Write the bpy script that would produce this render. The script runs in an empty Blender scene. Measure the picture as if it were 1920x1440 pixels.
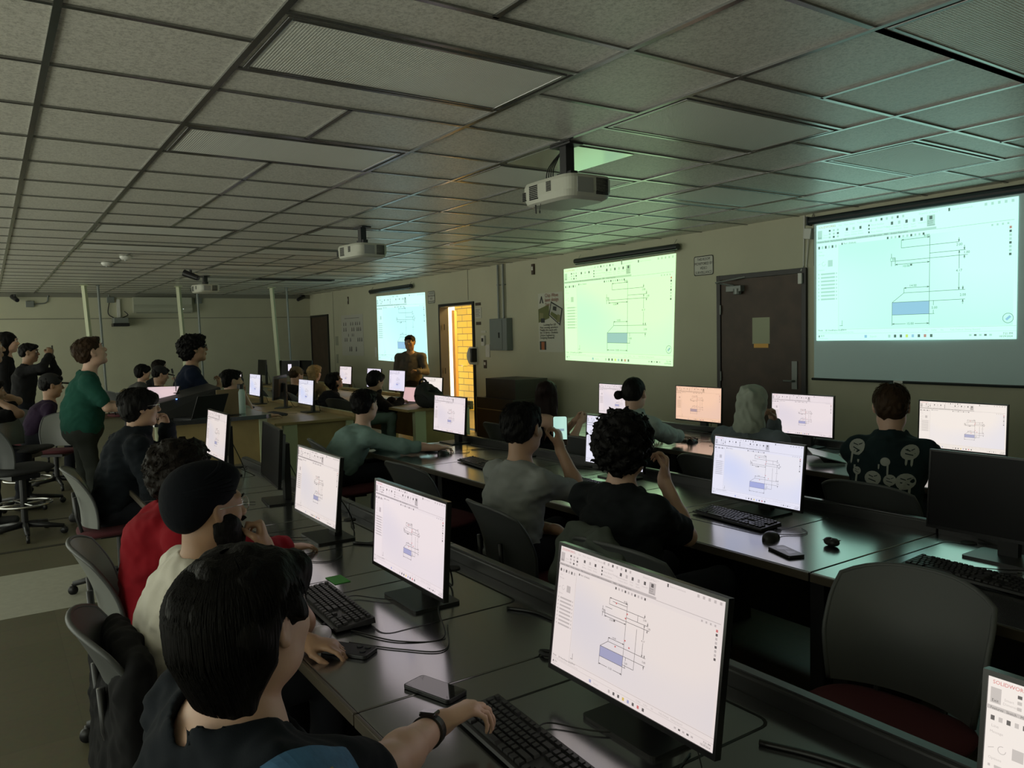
import bpy, math, random
import numpy as np
from mathutils import Vector, Matrix
from mathutils.bvhtree import BVHTree
R_ = math.radians
rnd = random.Random(7)
sc = bpy.context.scene
col = sc.collection

# ------------------------------------------------------------------ camera, world, exposure
F_PX = 1457.84
CAM = (2.8457, -0.2419, 1.5397)
YAW, PITCH, ROLL = R_(146.048), R_(-3.612), R_(-1.369)
def cam_matrix():
    f = Vector((math.cos(YAW)*math.cos(PITCH), math.sin(YAW)*math.cos(PITCH), math.sin(PITCH)))
    r = f.cross(Vector((0, 0, 1))).normalized(); u = r.cross(f)
    c, s = math.cos(ROLL), math.sin(ROLL)
    r2 = r*c + u*s; u2 = u*c - r*s
    m = Matrix(((r2.x, u2.x, -f.x, CAM[0]), (r2.y, u2.y, -f.y, CAM[1]), (r2.z, u2.z, -f.z, CAM[2]), (0, 0, 0, 1)))
    return m
cd = bpy.data.cameras.new('camera'); cd.sensor_width = 36; cd.lens = F_PX/1920*36; cd.clip_start = .05
cam = bpy.data.objects.new('camera', cd); col.objects.link(cam); cam.matrix_world = cam_matrix(); sc.camera = cam
sc.view_settings.view_transform = 'Standard'; sc.view_settings.look = 'None'; sc.view_settings.gamma = 1
sc.view_settings.exposure = 0.0
try: sc.view_settings.use_curve_mapping = False
except Exception: pass
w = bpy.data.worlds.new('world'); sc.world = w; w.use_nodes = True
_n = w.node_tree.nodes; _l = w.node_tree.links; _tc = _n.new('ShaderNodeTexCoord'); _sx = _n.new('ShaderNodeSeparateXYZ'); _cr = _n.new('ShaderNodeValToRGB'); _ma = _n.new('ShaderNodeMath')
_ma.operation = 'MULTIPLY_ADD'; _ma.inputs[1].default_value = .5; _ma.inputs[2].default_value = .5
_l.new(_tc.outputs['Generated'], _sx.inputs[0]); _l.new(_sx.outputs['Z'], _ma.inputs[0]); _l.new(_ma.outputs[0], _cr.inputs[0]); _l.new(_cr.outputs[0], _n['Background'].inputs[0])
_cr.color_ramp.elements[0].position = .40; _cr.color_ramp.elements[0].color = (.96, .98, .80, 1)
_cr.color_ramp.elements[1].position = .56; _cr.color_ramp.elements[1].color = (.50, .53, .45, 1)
_n['Background'].inputs[1].default_value = 2.7  # added fill through the open room side, brighter below the horizon for the ceiling
def area_light(name, loc, target, sx, sy, power, color):
    l = bpy.data.lights.new(name, 'AREA'); l.shape = 'RECTANGLE'; l.size = sx; l.size_y = sy; l.energy = power; l.color = color
    o = bpy.data.objects.new(name, l); col.objects.link(o); o.location = loc
    o.rotation_euler = (Vector(target)-Vector(loc)).to_track_quat('-Z', 'Y').to_euler(); return o
# corridor lamps beyond the open door
area_light('corridor_lamp', (-8.6, 7.15, 2.5), (-8.6, 7.3, 0), 2.6, .5, 150, (1, .66, .22))
area_light('corridor_lamp', (-7.0, 7.15, 2.5), (-7.2, 7.3, 0), 1.2, .5, 40, (1, .66, .22))

H = 2.6; XF = -15.4; YW = 6.25; DZ = .64; XR = 3.7; YB = -4.0

# ------------------------------------------------------------------ materials
MATS = {}
def mat(name, color, rough=.6, metal=0, spec=.5, noise=None, bump=None, emit=None, estr=1, sample=True):
    """noise=(scale,amount) varies the colour; bump=(scale,strength,dist)"""
    if name in MATS: return MATS[name]
    m = bpy.data.materials.new(name); m.use_nodes = True; nt = m.node_tree; N = nt.nodes; L = nt.links
    b = N['Principled BSDF']
    b.inputs['Base Color'].default_value = (*color, 1); b.inputs['Roughness'].default_value = rough
    b.inputs['Metallic'].default_value = metal; b.inputs['Specular IOR Level'].default_value = spec
    tc = N.new('ShaderNodeTexCoord')
    if noise:
        n = N.new('ShaderNodeTexNoise'); n.inputs['Scale'].default_value = noise[0]; n.inputs['Detail'].default_value = 5
        L.new(tc.outputs['Object'], n.inputs['Vector'])
        r = N.new('ShaderNodeValToRGB'); a = noise[1]
        r.color_ramp.elements[0].position = .3; r.color_ramp.elements[1].position = .7
        r.color_ramp.elements[0].color = (*[c*(1-a) for c in color], 1); r.color_ramp.elements[1].color = (*[min(1, c*(1+a)) for c in color], 1)
        L.new(n.outputs['Fac'], r.inputs[0]); L.new(r.outputs[0], b.inputs['Base Color'])
    if bump:
        n2 = N.new('ShaderNodeTexNoise'); n2.inputs['Scale'].default_value = bump[0]; n2.inputs['Detail'].default_value = 3
        L.new(tc.outputs['Object'], n2.inputs['Vector'])
        bp = N.new('ShaderNodeBump'); bp.inputs['Strength'].default_value = bump[1]; bp.inputs['Distance'].default_value = bump[2]
        L.new(n2.outputs['Fac'], bp.inputs['Height']); L.new(bp.outputs[0], b.inputs['Normal'])
    if emit:
        b.inputs['Emission Color'].default_value = (*emit, 1); b.inputs['Emission Strength'].default_value = estr
        if not sample: m.cycles.emission_sampling = 'NONE'
    MATS[name] = m; return m

M_wall = mat('painted_wall', (.50, .50, .375), .75, noise=(1.5, .05), bump=(60, .15, .003))
M_white_pl = mat('white_plastic', (.62, .62, .58), .4)
M_black = mat('black_plastic', (.012, .012, .014), .38)
M_blackm = mat('matte_black', (.010, .010, .012), .7)
M_bezel = mat('bezel', (.008, .008, .009), .25)
M_desk = mat('desk_laminate', (.020, .021, .024), .21, spec=1.0, noise=(40, .12), bump=(250, .03, .0006))
_b = M_desk.node_tree.nodes['Principled BSDF']; _b.inputs['Coat Weight'].default_value = 1; _b.inputs['Coat Roughness'].default_value = .17; _b.inputs['Coat IOR'].default_value = 2.3
M_deskedge = mat('desk_edge', (.075, .062, .045), .35)
M_groove = mat('rubber_groove', (.002, .002, .002), .6)
M_rail = mat('rail_metal', (.16, .16, .17), .28, .8)
M_key = mat('keycap', (.022, .022, .024), .42)
M_cable = mat('cable_rubber', (.008, .008, .008), .4)
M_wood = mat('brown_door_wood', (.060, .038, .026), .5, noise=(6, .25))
M_frame = mat('dark_door_frame', (.012, .012, .012), .4)
M_oak = mat('oak_laminate', (.36, .27, .12), .45, noise=(5, .14))
M_cream = mat('cream_metal', (.50, .54, .36), .45)
M_grey = mat('grey_metal', (.20, .22, .21), .4, .3)
M_chrome = mat('chrome', (.7, .7, .7), .18, 1)
M_shell = mat('grey_chair_shell', (.075, .080, .082), .45, bump=(90, .1, .001))
M_seat = mat('maroon_fabric', (.075, .012, .018), .9, bump=(400, .4, .002))
M_darkseat = mat('dark_fabric', (.02, .02, .022), .9, bump=(400, .4, .002))
M_paper = mat('paper', (.55, .56, .50), .8)
M_mic = mat('glass_lens', (.02, .02, .03), .1)
mat('phone_glass', (.01, .01, .012), .06)

def ceiling_tile_mat():
    m = bpy.data.materials.new('ceiling_tile'); m.use_nodes = True; nt = m.node_tree; N = nt.nodes; L = nt.links
    b = N['Principled BSDF']; b.inputs['Roughness'].default_value = .4; b.inputs['Specular IOR Level'].default_value = 1.0
    tc = N.new('ShaderNodeTexCoord'); n = N.new('ShaderNodeTexNoise'); n.inputs['Scale'].default_value = 75; n.inputs['Detail'].default_value = 6
    n.inputs['Roughness'].default_value = .75
    L.new(tc.outputs['Object'], n.inputs['Vector'])
    r = N.new('ShaderNodeValToRGB'); r.color_ramp.elements[0].position = .36; r.color_ramp.elements[1].position = .56
    r.color_ramp.elements[0].color = (.46, .455, .40, 1); r.color_ramp.elements[1].color = (.78, .77, .70, 1)
    L.new(n.outputs['Fac'], r.inputs[0]); L.new(r.outputs[0], b.inputs['Base Color'])
    bp = N.new('ShaderNodeBump'); bp.inputs['Strength'].default_value = .3; bp.inputs['Distance'].default_value = .003
    L.new(n.outputs['Fac'], bp.inputs['Height']); L.new(bp.outputs[0], b.inputs['Normal']); return m
M_tile = ceiling_tile_mat()
M_tbar = mat('ceiling_t_bar', (.30, .30, .30), .25, .92)
def lens_mat():
    m = bpy.data.materials.new('prismatic_lens'); m.use_nodes = True; nt = m.node_tree; N = nt.nodes; L = nt.links
    b = N['Principled BSDF']; b.inputs['Roughness'].default_value = .35; b.inputs['Base Color'].default_value = (.78, .79, .73, 1)
    tc = N.new('ShaderNodeTexCoord'); ws = []
    for ax in ('X', 'Y'):
        wv = N.new('ShaderNodeTexWave'); wv.wave_type = 'BANDS'; wv.bands_direction = ax; wv.inputs['Scale'].default_value = 28
        L.new(tc.outputs['Object'], wv.inputs['Vector']); ws.append(wv)
    mx = N.new('ShaderNodeMath'); mx.operation = 'MULTIPLY'; L.new(ws[0].outputs['Fac'], mx.inputs[0]); L.new(ws[1].outputs['Fac'], mx.inputs[1])
    bp = N.new('ShaderNodeBump'); bp.inputs['Strength'].default_value = .55; bp.inputs['Distance'].default_value = .006
    L.new(mx.outputs[0], bp.inputs['Height']); L.new(bp.outputs[0], b.inputs['Normal']); return m
M_lens = lens_mat()
def floor_mat():
    m = bpy.data.materials.new('floor_vinyl_tile'); m.use_nodes = True; nt = m.node_tree; N = nt.nodes; L = nt.links
    b = N['Principled BSDF']; b.inputs['Roughness'].default_value = .38
    tc = N.new('ShaderNodeTexCoord'); mp = N.new('ShaderNodeMapping')
    L.new(tc.outputs['Object'], mp.inputs[0])
    br = N.new('ShaderNodeTexBrick'); br.offset = 0; br.inputs['Scale'].default_value = 1
    br.inputs['Brick Width'].default_value = .305; br.inputs['Row Height'].default_value = .305; br.inputs['Mortar Size'].default_value = .0015
    br.inputs['Color1'].default_value = (.15, .135, .085, 1); br.inputs['Color2'].default_value = (.125, .115, .07, 1); br.inputs['Mortar'].default_value = (.10, .09, .06, 1)
    L.new(mp.outputs[0], br.inputs['Vector'])
    n = N.new('ShaderNodeTexNoise'); n.inputs['Scale'].default_value = 30; n.inputs['Detail'].default_value = 6; L.new(tc.outputs['Object'], n.inputs['Vector'])
    mx = N.new('ShaderNodeMixRGB'); mx.blend_type = 'MULTIPLY'; mx.inputs[0].default_value = .35
    L.new(br.outputs['Color'], mx.inputs[1]); L.new(n.outputs['Color'], mx.inputs[2]); L.new(mx.outputs[0], b.inputs['Base Color']); return m
M_floor = floor_mat()
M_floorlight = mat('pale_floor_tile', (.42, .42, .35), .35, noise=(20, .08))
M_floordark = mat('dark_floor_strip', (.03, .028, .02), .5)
def block_mat():
    m = bpy.data.materials.new('yellow_block'); m.use_nodes = True; nt = m.node_tree; N = nt.nodes; L = nt.links
    b = N['Principled BSDF']; b.inputs['Roughness'].default_value = .35
    tc = N.new('ShaderNodeTexCoord'); mp = N.new('ShaderNodeMapping'); mp.inputs['Rotation'].default_value = (R_(90), 0, 0)
    L.new(tc.outputs['Object'], mp.inputs[0])
    br = N.new('ShaderNodeTexBrick'); br.offset = .5; br.inputs['Scale'].default_value = 1
    br.inputs['Brick Width'].default_value = .40; br.inputs['Row Height'].default_value = .132; br.inputs['Mortar Size'].default_value = .006
    br.inputs['Color1'].default_value = (.86, .60, .04, 1); br.inputs['Color2'].default_value = (.80, .53, .03, 1); br.inputs['Mortar'].default_value = (.16, .08, .02, 1)
    L.new(mp.outputs[0], br.inputs['Vector']); L.new(br.outputs['Color'], b.inputs['Base Color'])
    bp = N.new('ShaderNodeBump'); bp.inputs['Strength'].default_value = .6; bp.inputs['Distance'].default_value = .01; bp.invert = True
    L.new(br.outputs['Fac'], bp.inputs['Height']); L.new(bp.outputs[0], b.inputs['Normal']); return m
M_block = block_mat()

# ------------------------------------------------------------------ mesh helpers
class MB:
    def __init__(s): s.v = []; s.f = []; s.m = []
    def quad(s, pts, mi=0):
        k = len(s.v); s.v += [tuple(p) for p in pts]; s.f.append(tuple(range(k, k+len(pts)))); s.m.append(mi)
    def box(s, c, d, mi=0, rz=0, M=None, taper=1.0):
        k = len(s.v); cr, sr = math.cos(rz), math.sin(rz)
        for z in (-.5, .5):
            t = taper if z > 0 else 1
            for x, y in ((-.5, -.5), (.5, -.5), (.5, .5), (-.5, .5)):
                p = Vector((x*d[0]*t, y*d[1]*t, z*d[2]))
                p = M @ p if M is not None else Vector((p.x*cr-p.y*sr, p.x*sr+p.y*cr, p.z))
                s.v.append((p.x+c[0], p.y+c[1], p.z+c[2]))
        for q in ((3, 2, 1, 0), (4, 5, 6, 7), (0, 1, 5, 4), (1, 2, 6, 5), (2, 3, 7, 6), (3, 0, 4, 7)):
            s.f.append(tuple(k+i for i in q)); s.m.append(mi)
        return s
    def bb(s, x0, x1, y0, y1, z0, z1, mi=0):
        return s.box(((x0+x1)/2, (y0+y1)/2, (z0+z1)/2), (abs(x1-x0), abs(y1-y0), abs(z1-z0)), mi)
    def tube(s, pts, r, n=8, mi=0, cap=True):
        pts = [Vector(p) for p in pts]; rs = r if isinstance(r, (list, tuple)) else [r]*len(pts)
        k0 = len(s.v); up = None
        for i, p in enumerate(pts):
            t = (pts[min(i+1, len(pts)-1)]-pts[max(i-1, 0)]).normalized()
            if up is None:
                up = Vector((0, 0, 1)) if abs(t.z) < .9 else Vector((1, 0, 0))
            a = t.cross(up)
            if a.length < 1e-4: a = t.cross(Vector((0, 1, 0.1)))
            a.normalize(); b = a.cross(t).normalized(); up = b
            for j in range(n):
                th = 2*math.pi*j/n; q = p+(a*math.cos(th)+b*math.sin(th))*rs[i]; s.v.append(tuple(q))
        for i in range(len(pts)-1):
            for j in range(n):
                a0 = k0+i*n+j; a1 = k0+i*n+(j+1) % n
                s.f.append((a0, a1, a1+n, a0+n)); s.m.append(mi)
        if cap:
            s.f.append(tuple(k0+j for j in range(n-1, -1, -1))); s.m.append(mi)
            e = k0+(len(pts)-1)*n; s.f.append(tuple(e+j for j in range(n))); s.m.append(mi)
        return s
    def lathe(s, c, prof, n=20, mi=0, axis='z'):
        k = len(s.v)
        for (r, z) in prof:
            for j in range(n):
                th = 2*math.pi*j/n; x, y = r*math.cos(th), r*math.sin(th)
                p = {'z': (x, y, z), 'y': (x, z, y), 'x': (z, x, y)}[axis]
                s.v.append((c[0]+p[0], c[1]+p[1], c[2]+p[2]))
        for i in range(len(prof)-1):
            for j in range(n):
                a0 = k+i*n+j; a1 = k+i*n+(j+1) % n; s.f.append((a0, a1, a1+n, a0+n)); s.m.append(mi)
        s.f.append(tuple(k+j for j in range(n-1, -1, -1))); s.m.append(mi)
        e = k+(len(prof)-1)*n; s.f.append(tuple(e+j for j in range(n))); s.m.append(mi)
        return s
    def prism(s, poly, z0, z1, mi=0):
        k = len(s.v); n = len(poly)
        for z in (z0, z1): s.v += [(p[0], p[1], z) for p in poly]
        s.f.append(tuple(k+i for i in range(n-1, -1, -1))); s.m.append(mi)
        s.f.append(tuple(k+n+i for i in range(n))); s.m.append(mi)
        for i in range(n):
            j = (i+1) % n; s.f.append((k+i, k+j, k+n+j, k+n+i)); s.m.append(mi)
        return s
    def grid(s, fn, nu, nv, mi=0):
        k = len(s.v)
        for i in range(nu+1):
            for j in range(nv+1): s.v.append(tuple(fn(i/nu, j/nv)))
        for i in range(nu):
            for j in range(nv):
                a = k+i*(nv+1)+j; s.f.append((a, a+nv+1, a+nv+2, a+1)); s.m.append(mi)
        return s
    def mesh(s, name, mats):
        me = bpy.data.meshes.new(name); me.from_pydata(s.v, [], s.f)
        for m in (mats if isinstance(mats, (list, tuple)) else [mats]): me.materials.append(m)
        me.polygons.foreach_set('material_index', s.m); me.update(); return me
    def build(s, name, mats, parent=None, loc=None, smooth=False, bevel=0):
        me = s.mesh(name, mats)
        if smooth: me.polygons.foreach_set('use_smooth', [True]*len(me.polygons))
        o = bpy.data.objects.new(name, me); col.objects.link(o)
        if parent is not None: o.parent = parent
        if loc is not None: o.location = loc
        if bevel:
            b = o.modifiers.new('bevel', 'BEVEL'); b.width = bevel; b.segments = 2; b.limit_method = 'ANGLE'
        return o
def tag(o, label=None, cat=None, group=None, kind=None):
    if label: o['label'] = label
    if cat: o['category'] = cat
    if group: o['group'] = group
    if kind: o['kind'] = kind
    return o
def thing(name, loc, label, cat, group=None, rz=0):
    o = bpy.data.objects.new(name, None); col.objects.link(o); o.location = loc; o.rotation_euler = (0, 0, rz); o.empty_display_size = .05
    return tag(o, label, cat, group)
def copy_tree(o, loc=None, rz=None, label=None, group=None, parent=None, top=True):
    c = o.copy(); col.objects.link(c)
    if parent is not None: c.parent = parent
    if top:
        if loc is not None: c.location = loc
        if rz is not None: c.rotation_euler = (0, 0, rz)
        if label: c['label'] = label
        if group: c['group'] = group
    for ch in [x for x in KIDS.get(o.name, [])] or list(o.children):
        copy_tree(ch, parent=c, top=False)
    return c
KIDS = {}
def structure(o): o['kind'] = 'structure'; return o
def roundrect(w, h, r, n=4, cx=0, cy=0):
    out = []
    for (sx, sy, a0) in ((1, 1, 0), (-1, 1, 90), (-1, -1, 180), (1, -1, 270)):
        for i in range(n+1):
            a = R_(a0+90*i/n); out.append((cx+sx*(w/2-r)+r*math.cos(a), cy+sy*(h/2-r)+r*math.sin(a)))
    return out
def curve_pts(ctrl, n=8):
    """Catmull-Rom through control points"""
    P = [Vector(c) for c in ctrl]; P = [P[0]*2-P[1]]+P+[P[-1]*2-P[-2]]; out = []
    for i in range(1, len(P)-2):
        for k in range(n):
            t = k/n; a, b, c, d = P[i-1:i+3]
            out.append(.5*((2*b)+(c-a)*t+(2*a-5*b+4*c-d)*t*t+(3*b-a-3*c+d)*t**3))
    out.append(P[-2]); return out

# ------------------------------------------------------------------ text as flat mesh
TXT = {}
def text_geo(txt, bold=False):
    """list of polygons (2-D) for a text of size 1, starting at the origin"""
    key = txt
    if key in TXT: return TXT[key]
    c = bpy.data.curves.new('t', 'FONT'); c.body = txt; c.size = 1; c.resolution_u = 2; c.fill_mode = 'FRONT'
    o = bpy.data.objects.new('t', c); col.objects.link(o)
    dg = bpy.context.evaluated_depsgraph_get(); dg.update(); me = o.evaluated_get(dg).to_mesh()
    vs = [(v.co.x, v.co.y) for v in me.vertices]; fs = [tuple(p.vertices) for p in me.polygons]
    o.evaluated_get(dg).to_mesh_clear(); bpy.data.objects.remove(o); bpy.data.curves.remove(c)
    W = max([v[0] for v in vs] or [0]); TXT[key] = (vs, fs, W); return TXT[key]
def put_text(mb, txt, fn, size, mi, align='l', xs=1.0):
    vs, fs, W = text_geo(txt); off = {'l': 0, 'c': -W/2, 'r': -W}[align]; k = len(mb.v)
    mb.v += [fn((x+off)*size*xs, y*size) for x, y in vs]
    for f in fs: mb.f.append(tuple(k+i for i in f)); mb.m.append(mi)

# ------------------------------------------------------------------ screen content (CAD window), u right, v down in 0..1
def screen_mesh(name, W, Hh, mats, sk=(0, 0, 1), dense=True, taskbar=True, extra=False, keystone=None):
    """a flat picture in the local x-z plane facing -y, centred on the origin. mats: bg, dark line, blue, grey, accent, bg2"""
    mb = MB(); lay = [0]
    def P(u, v, d=0):
        x = (u-.5)*W; z = (.5-v)*Hh
        if keystone: x, z = keystone(u, v)
        return (x, -d, z)
    def rect(u0, v0, u1, v1, mi, d): mb.quad([P(u0, v1, d), P(u1, v1, d), P(u1, v0, d), P(u0, v0, d)], mi)
    asp = W/Hh; lw = .0016
    def line(u0, v0, u1, v1, mi=1, d=.0012, w=lw):
        du, dv = (u1-u0)*asp, (v1-v0); L = math.hypot(du, dv) or 1; nu, nv = -dv/L*w/asp*asp/2, du/L*w*asp/2*1.0
        nu = -dv/L*w*.5*1.2; nv = du/L*w*.5*asp*1.2
        mb.quad([P(u0-nu, v0-nv, d), P(u0+nu, v0+nv, d), P(u1+nu, v1+nv, d), P(u1-nu, v1-nv, d)][::-1] , mi)
    def text(t, u, v, size, mi=1, align='l', d=.0012):
        put_text(mb, t, lambda x, y: P(u+x/asp, v-y, d), size, mi, align)
    rect(0, 0, 1, 1, 0, 0)
    rect(.135, .19, .985, .90, 5, .0005)
    d = .0010
    # title + menu
    text('SOLIDWORKS', .012, .032, .026, 4)
    for i, t in enumerate(['File', 'Edit', 'View', 'Insert', 'Tools', 'Window']): text(t, .10+i*.032+(.01 if i > 3 else 0), .032, .02, 3)
    for i in range(7): rect(.31+i*.028, .014, .32+i*.028, .034, 1 if i % 3 == 2 else 3, d)
    text('Sketch2 of Part1 *', .56, .032, .022, 3); rect(.70, .012, .708, .036, 1, d); text('Search Commands', .715, .032, .02, 3)
    for i in range(5): rect(.86+i*.028, .014, .871+i*.028, .034, 3, d)
    # ribbon
    rect(.008, .05, .035, .125, 3, d); text('Exit', .012, .118, .02, 1)
    for i in range(3):
        for j in range(3): rect(.075+i*.024, .052+j*.028, .086+i*.024, .068+j*.028, 1 if (i+j) % 3 == 0 else 3, d)
    text('Smart', .043, .10, .018, 3); text('Dimension', .040, .12, .018, 3)
    for i, t in enumerate([('Trim', 'Entities'), ('Convert', 'Entities'), ('Offset', 'Entities')]):
        rect(.175+i*.038, .055, .187+i*.038, .078, 1 if i != 1 else 3, d); text(t[0], .168+i*.038, .10, .017, 3); text(t[1], .168+i*.038, .12, .017, 3)
    for i, t in enumerate(['Mirror Entities', 'Linear Sketch Pattern', 'Move Entities']):
        rect(.30, .053+i*.028, .308, .068+i*.028, 1, d); text(t, .313, .067+i*.028, .019, 3)
    for i, t in enumerate([('Display/Delete', 'Relations'), ('Repair', 'Sketch'), ('Quick', 'Snaps'), ('Rapid', 'Sketch'), ('Instant2D', '')]):
        rect(.42+i*.037, .055, .432+i*.037, .08, 1 if i % 2 == 0 else 3, d); text(t[0], .410+i*.037+(0 if i else -.012), .10, .016, 3); text(t[1], .412+i*.037, .12, .016, 3)
    rect(.60, .045, .638, .130, 3, d); rect(.612, .052, .626, .078, 1, d*1.3)
    for i, t in enumerate(['Shaded', 'Sketch', 'Contours']): text(t, .603, .095+i*.015, .015, 1, d=.0016)
    rect(0, .138, .645, .158, 3, d)
    for i, t in enumerate(['Features', 'Sketch', 'Markup', 'Evaluate', 'MBD Dimensions', 'SOLIDWORKS Add-Ins', 'Simulation', 'MBD', 'Analysis Preparation']):
        text(t, [.01, .05, .085, .12, .16, .235, .33, .385, .42][i], .154, .017, 1, d=.0016)
    line(.645, .158, .985, .158, 3, w=.002); rect(.15, .175, .157, .192, 1, .0016); text('Part1 (Default)', .162, .19, .019, 1, d=.0016)
    for i in range(10): rect(.40+i*.02, .172, .409+i*.02, .19, 1 if i % 3 == 0 else 3, .0016)
    # left panel
    for i in range(6): rect(.012+i*.02, .185, .022+i*.02, .208, 1 if i % 2 == 0 else 3, d)
    text('Line', .015, .24, .02, 3); text('Message', .012, .268, .018, 3); rect(.07, .31, .098, .365, 3, d)
    for k in range(10):
        a0, a1 = k*.5, (k+1)*.5; line(.045+.010*math.cos(a0), .338+.018*math.sin(a0), .045+.010*math.cos(a1), .338+.018*math.sin(a1), 3)
    line(.01, .345, .025, .335, 3); text('Options', .012, .395, .018, 3)
    for i in range(8):
        v = .42+i*.031; rect(.012, v, .018, v+.012, 3, d); rect(.028, v-.001, .112, v+.013, 3 if i % 2 else 3, d); rect(.118, v, .124, v+.012, 3, d)
    line(.133, .18, .133, .92, 3, w=.0012)
    line(.155, .83, .155, .875, 1); line(.14, .875, .158, .875, 1); text('*Front', .15, .915, .018, 1)
    # right icons
    for i in range(8): rect(.965, .20+i*.027, .975, .217+i*.027, 4 if i == 0 else (1 if i % 3 == 1 else 3), .0016)
    for i in range(4): rect(.89+i*.022, .172, .898+i*.022, .186, 3, .0016)
    # sketch
    ox, oy, s = sk
    def T(u, v): return (.6+(u-.6+ox)*s if s != 1 else u+ox, .5+(v-.5+oy)*s if s != 1 else v+oy)
    def L(u0, v0, u1, v1, mi=1, w=lw): a, b = T(u0, v0), T(u1, v1); line(*a, *b, mi, .0016, w)
    def D(t, u, v): a = T(u, v); text(t, a[0], a[1], .026*max(s, .7), 1, 'c', .0018)
    def arrow(u, v, du, dv):
        L(u, v, u+du*.012+dv*.003, v+dv*.02+du*.005); L(u, v, u+du*.012-dv*.003, v+dv*.02-du*.005)
    L(.615, .20, .615, .885); L(.475, .21, .615, .21); L(.475, .21, .475, .272); L(.475, .272, .75, .272); D('8.00', .60, .205)
    arrow(.475, .21, 1, 0); arrow(.615, .21, -1, 0); L(.75, .24, .75, .272); arrow(.75, .272, 0, -1); D('2.00', .752, .30)
    L(.615, .335, .78, .335); L(.42, .372, .79, .372); L(.775, .30, .775, .335); arrow(.775, .335, 0, -1); L(.775, .372, .775, .40); arrow(.775, .372, 0, 1); D('1.00', .785, .362)
    L(.42, .345, .445, .345); L(.425, .31, .425, .345); L(.425, .372, .425, .41); L(.445, .345, .445, .41); D('1.00', .43, .366)
    L(.445, .40, .615, .40); arrow(.445, .40, 1, 0); arrow(.615, .40, -1, 0); D('10.00', .50, .425); a = T(.525, .41); rect(a[0]-.005, a[1]-.006, a[0]+.005, a[1]+.008, 1, .0018)
    L(.752, .335, .752, .47); L(.752, .50, .752, .628); D('4.17', .752, .493); arrow(.752, .335, 0, 1); arrow(.752, .628, 0, -1)
    L(.49, .59, .615, .59); arrow(.49, .59, 1, 0); arrow(.615, .59, -1, 0); L(.49, .59, .49, .63); D('14.00', .535, .583)
    L(.49, .628, .78, .628); L(.49, .628, .43, .70); L(.43, .70, .78, .70); L(.77, .60, .77, .628); arrow(.77, .628, 0, -1); L(.77, .70, .77, .735); arrow(.77, .70, 0, 1); D('2.00', .77, .675)
    a, b = T(.43, .70), T(.615, .80); rect(a[0], a[1], b[0], b[1], 2, .0013)
    L(.43, .80, .64, .80); L(.43, .70, .43, .885); L(.635, .70, .635, .735); L(.635, .77, .635, .80); D('5.00', .64, .762)
    L(.43, .872, .50, .872); L(.545, .872, .615, .872); arrow(.43, .872, 1, 0); arrow(.615, .872, -1, 0); D('15.00', .522, .880)
    if extra:
        L(.50, .235, .615, .235); L(.445, .31, .50, .31); L(.70, .272, .70, .335); L(.70, .40, .70, .78); L(.615, .78, .70, .78)
        for q in ((.53, .24), (.62, .30), (.61, .345), (.55, .645), (.62, .55), (.655, .60)): a = T(*q); rect(a[0]-.004, a[1]-.006, a[0]+.004, a[1]+.006, 4, .0018)
    # status + taskbar
    line(.135, .905, 1, .905, 3, w=.0015)
    for i, t in enumerate(['Model', '3D Views', 'Motion Study 1']): text(t, .012+i*.042, .918, .018, 1)
    text('SOLIDWORKS Education Edition - Instructional Use Only', .012, .935, .014, 3)
    for i, t in enumerate(['12.96in', '4.63in', '0in', 'Fully Defined', 'Editing Sketch2']): text(t, .58+i*.045+(.02 if i > 3 else 0), .932, .018, 3)
    if taskbar:
        line(0, .942, 1, .942, 3, w=.001); rect(.015, .955, .021, .972, 1, d); text('75\u00b0F', .026, .968, .02, 1); text('Mostly sunny', .018, .988, .016, 3)
        rect(.282, .957, .296, .980, 2, d); text('Search', .312, .977, .022, 3)
        for i in range(8): rect(.41+i*.03, .957, .422+i*.03, .980, [3, 1, 1, 6, 2, 1, 4, 1][i], d)
        for i in range(5): rect(.80+i*.022, .962, .811+i*.022, .975, 1 if i % 2 else 3, d)
        text('7:21 PM', .985, .966, .02, 1, 'r'); text('10/29/2024', .985, .986, .02, 1, 'r')
        if not extra:
            for k in range(14):
                a0, a1 = k*math.tau/14, (k+1)*math.tau/14; line(.965+.022*math.cos(a0), .85+.035*math.sin(a0), .965+.022*math.cos(a1), .85+.035*math.sin(a1), 1, .0018)
            line(.957, .862, .975, .836, 2, .0018, .009)
    return mb.mesh(name, mats)
def emi(name, c, s=1.0, sample=False): return mat(name, (0, 0, 0), .4, spec=.0, emit=c, estr=s, sample=sample)
def bg_mat(name, c0, c1, estr, sample=True):
    """application background: slow drift between two tints, part of what the display shows"""
    m = bpy.data.materials.new(name); m.use_nodes = True; nt = m.node_tree; N = nt.nodes; L = nt.links
    b = N['Principled BSDF']; b.inputs['Base Color'].default_value = (0.01, .01, .01, 1); b.inputs['Roughness'].default_value = .35; b.inputs['Specular IOR Level'].default_value = .25
    tc = N.new('ShaderNodeTexCoord'); n = N.new('ShaderNodeTexNoise'); n.inputs['Scale'].default_value = 1.3; n.inputs['Detail'].default_value = 0
    mp = N.new('ShaderNodeMapping'); L.new(tc.outputs['Generated'], mp.inputs[0]); L.new(mp.outputs[0], n.inputs['Vector']); mp.inputs['Location'].default_value = (len(name)*1.7, 2.2, 0.4)
    r = N.new('ShaderNodeValToRGB'); r.color_ramp.elements[0].position = .35; r.color_ramp.elements[1].position = .65
    r.color_ramp.elements[0].color = (*c0, 1); r.color_ramp.elements[1].color = (*c1, 1)
    L.new(n.outputs['Fac'], r.inputs[0]); L.new(r.outputs[0], b.inputs['Emission Color']); b.inputs['Emission Strength'].default_value = estr
    if not sample: m.cycles.emission_sampling = 'NONE'
    return m
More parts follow.
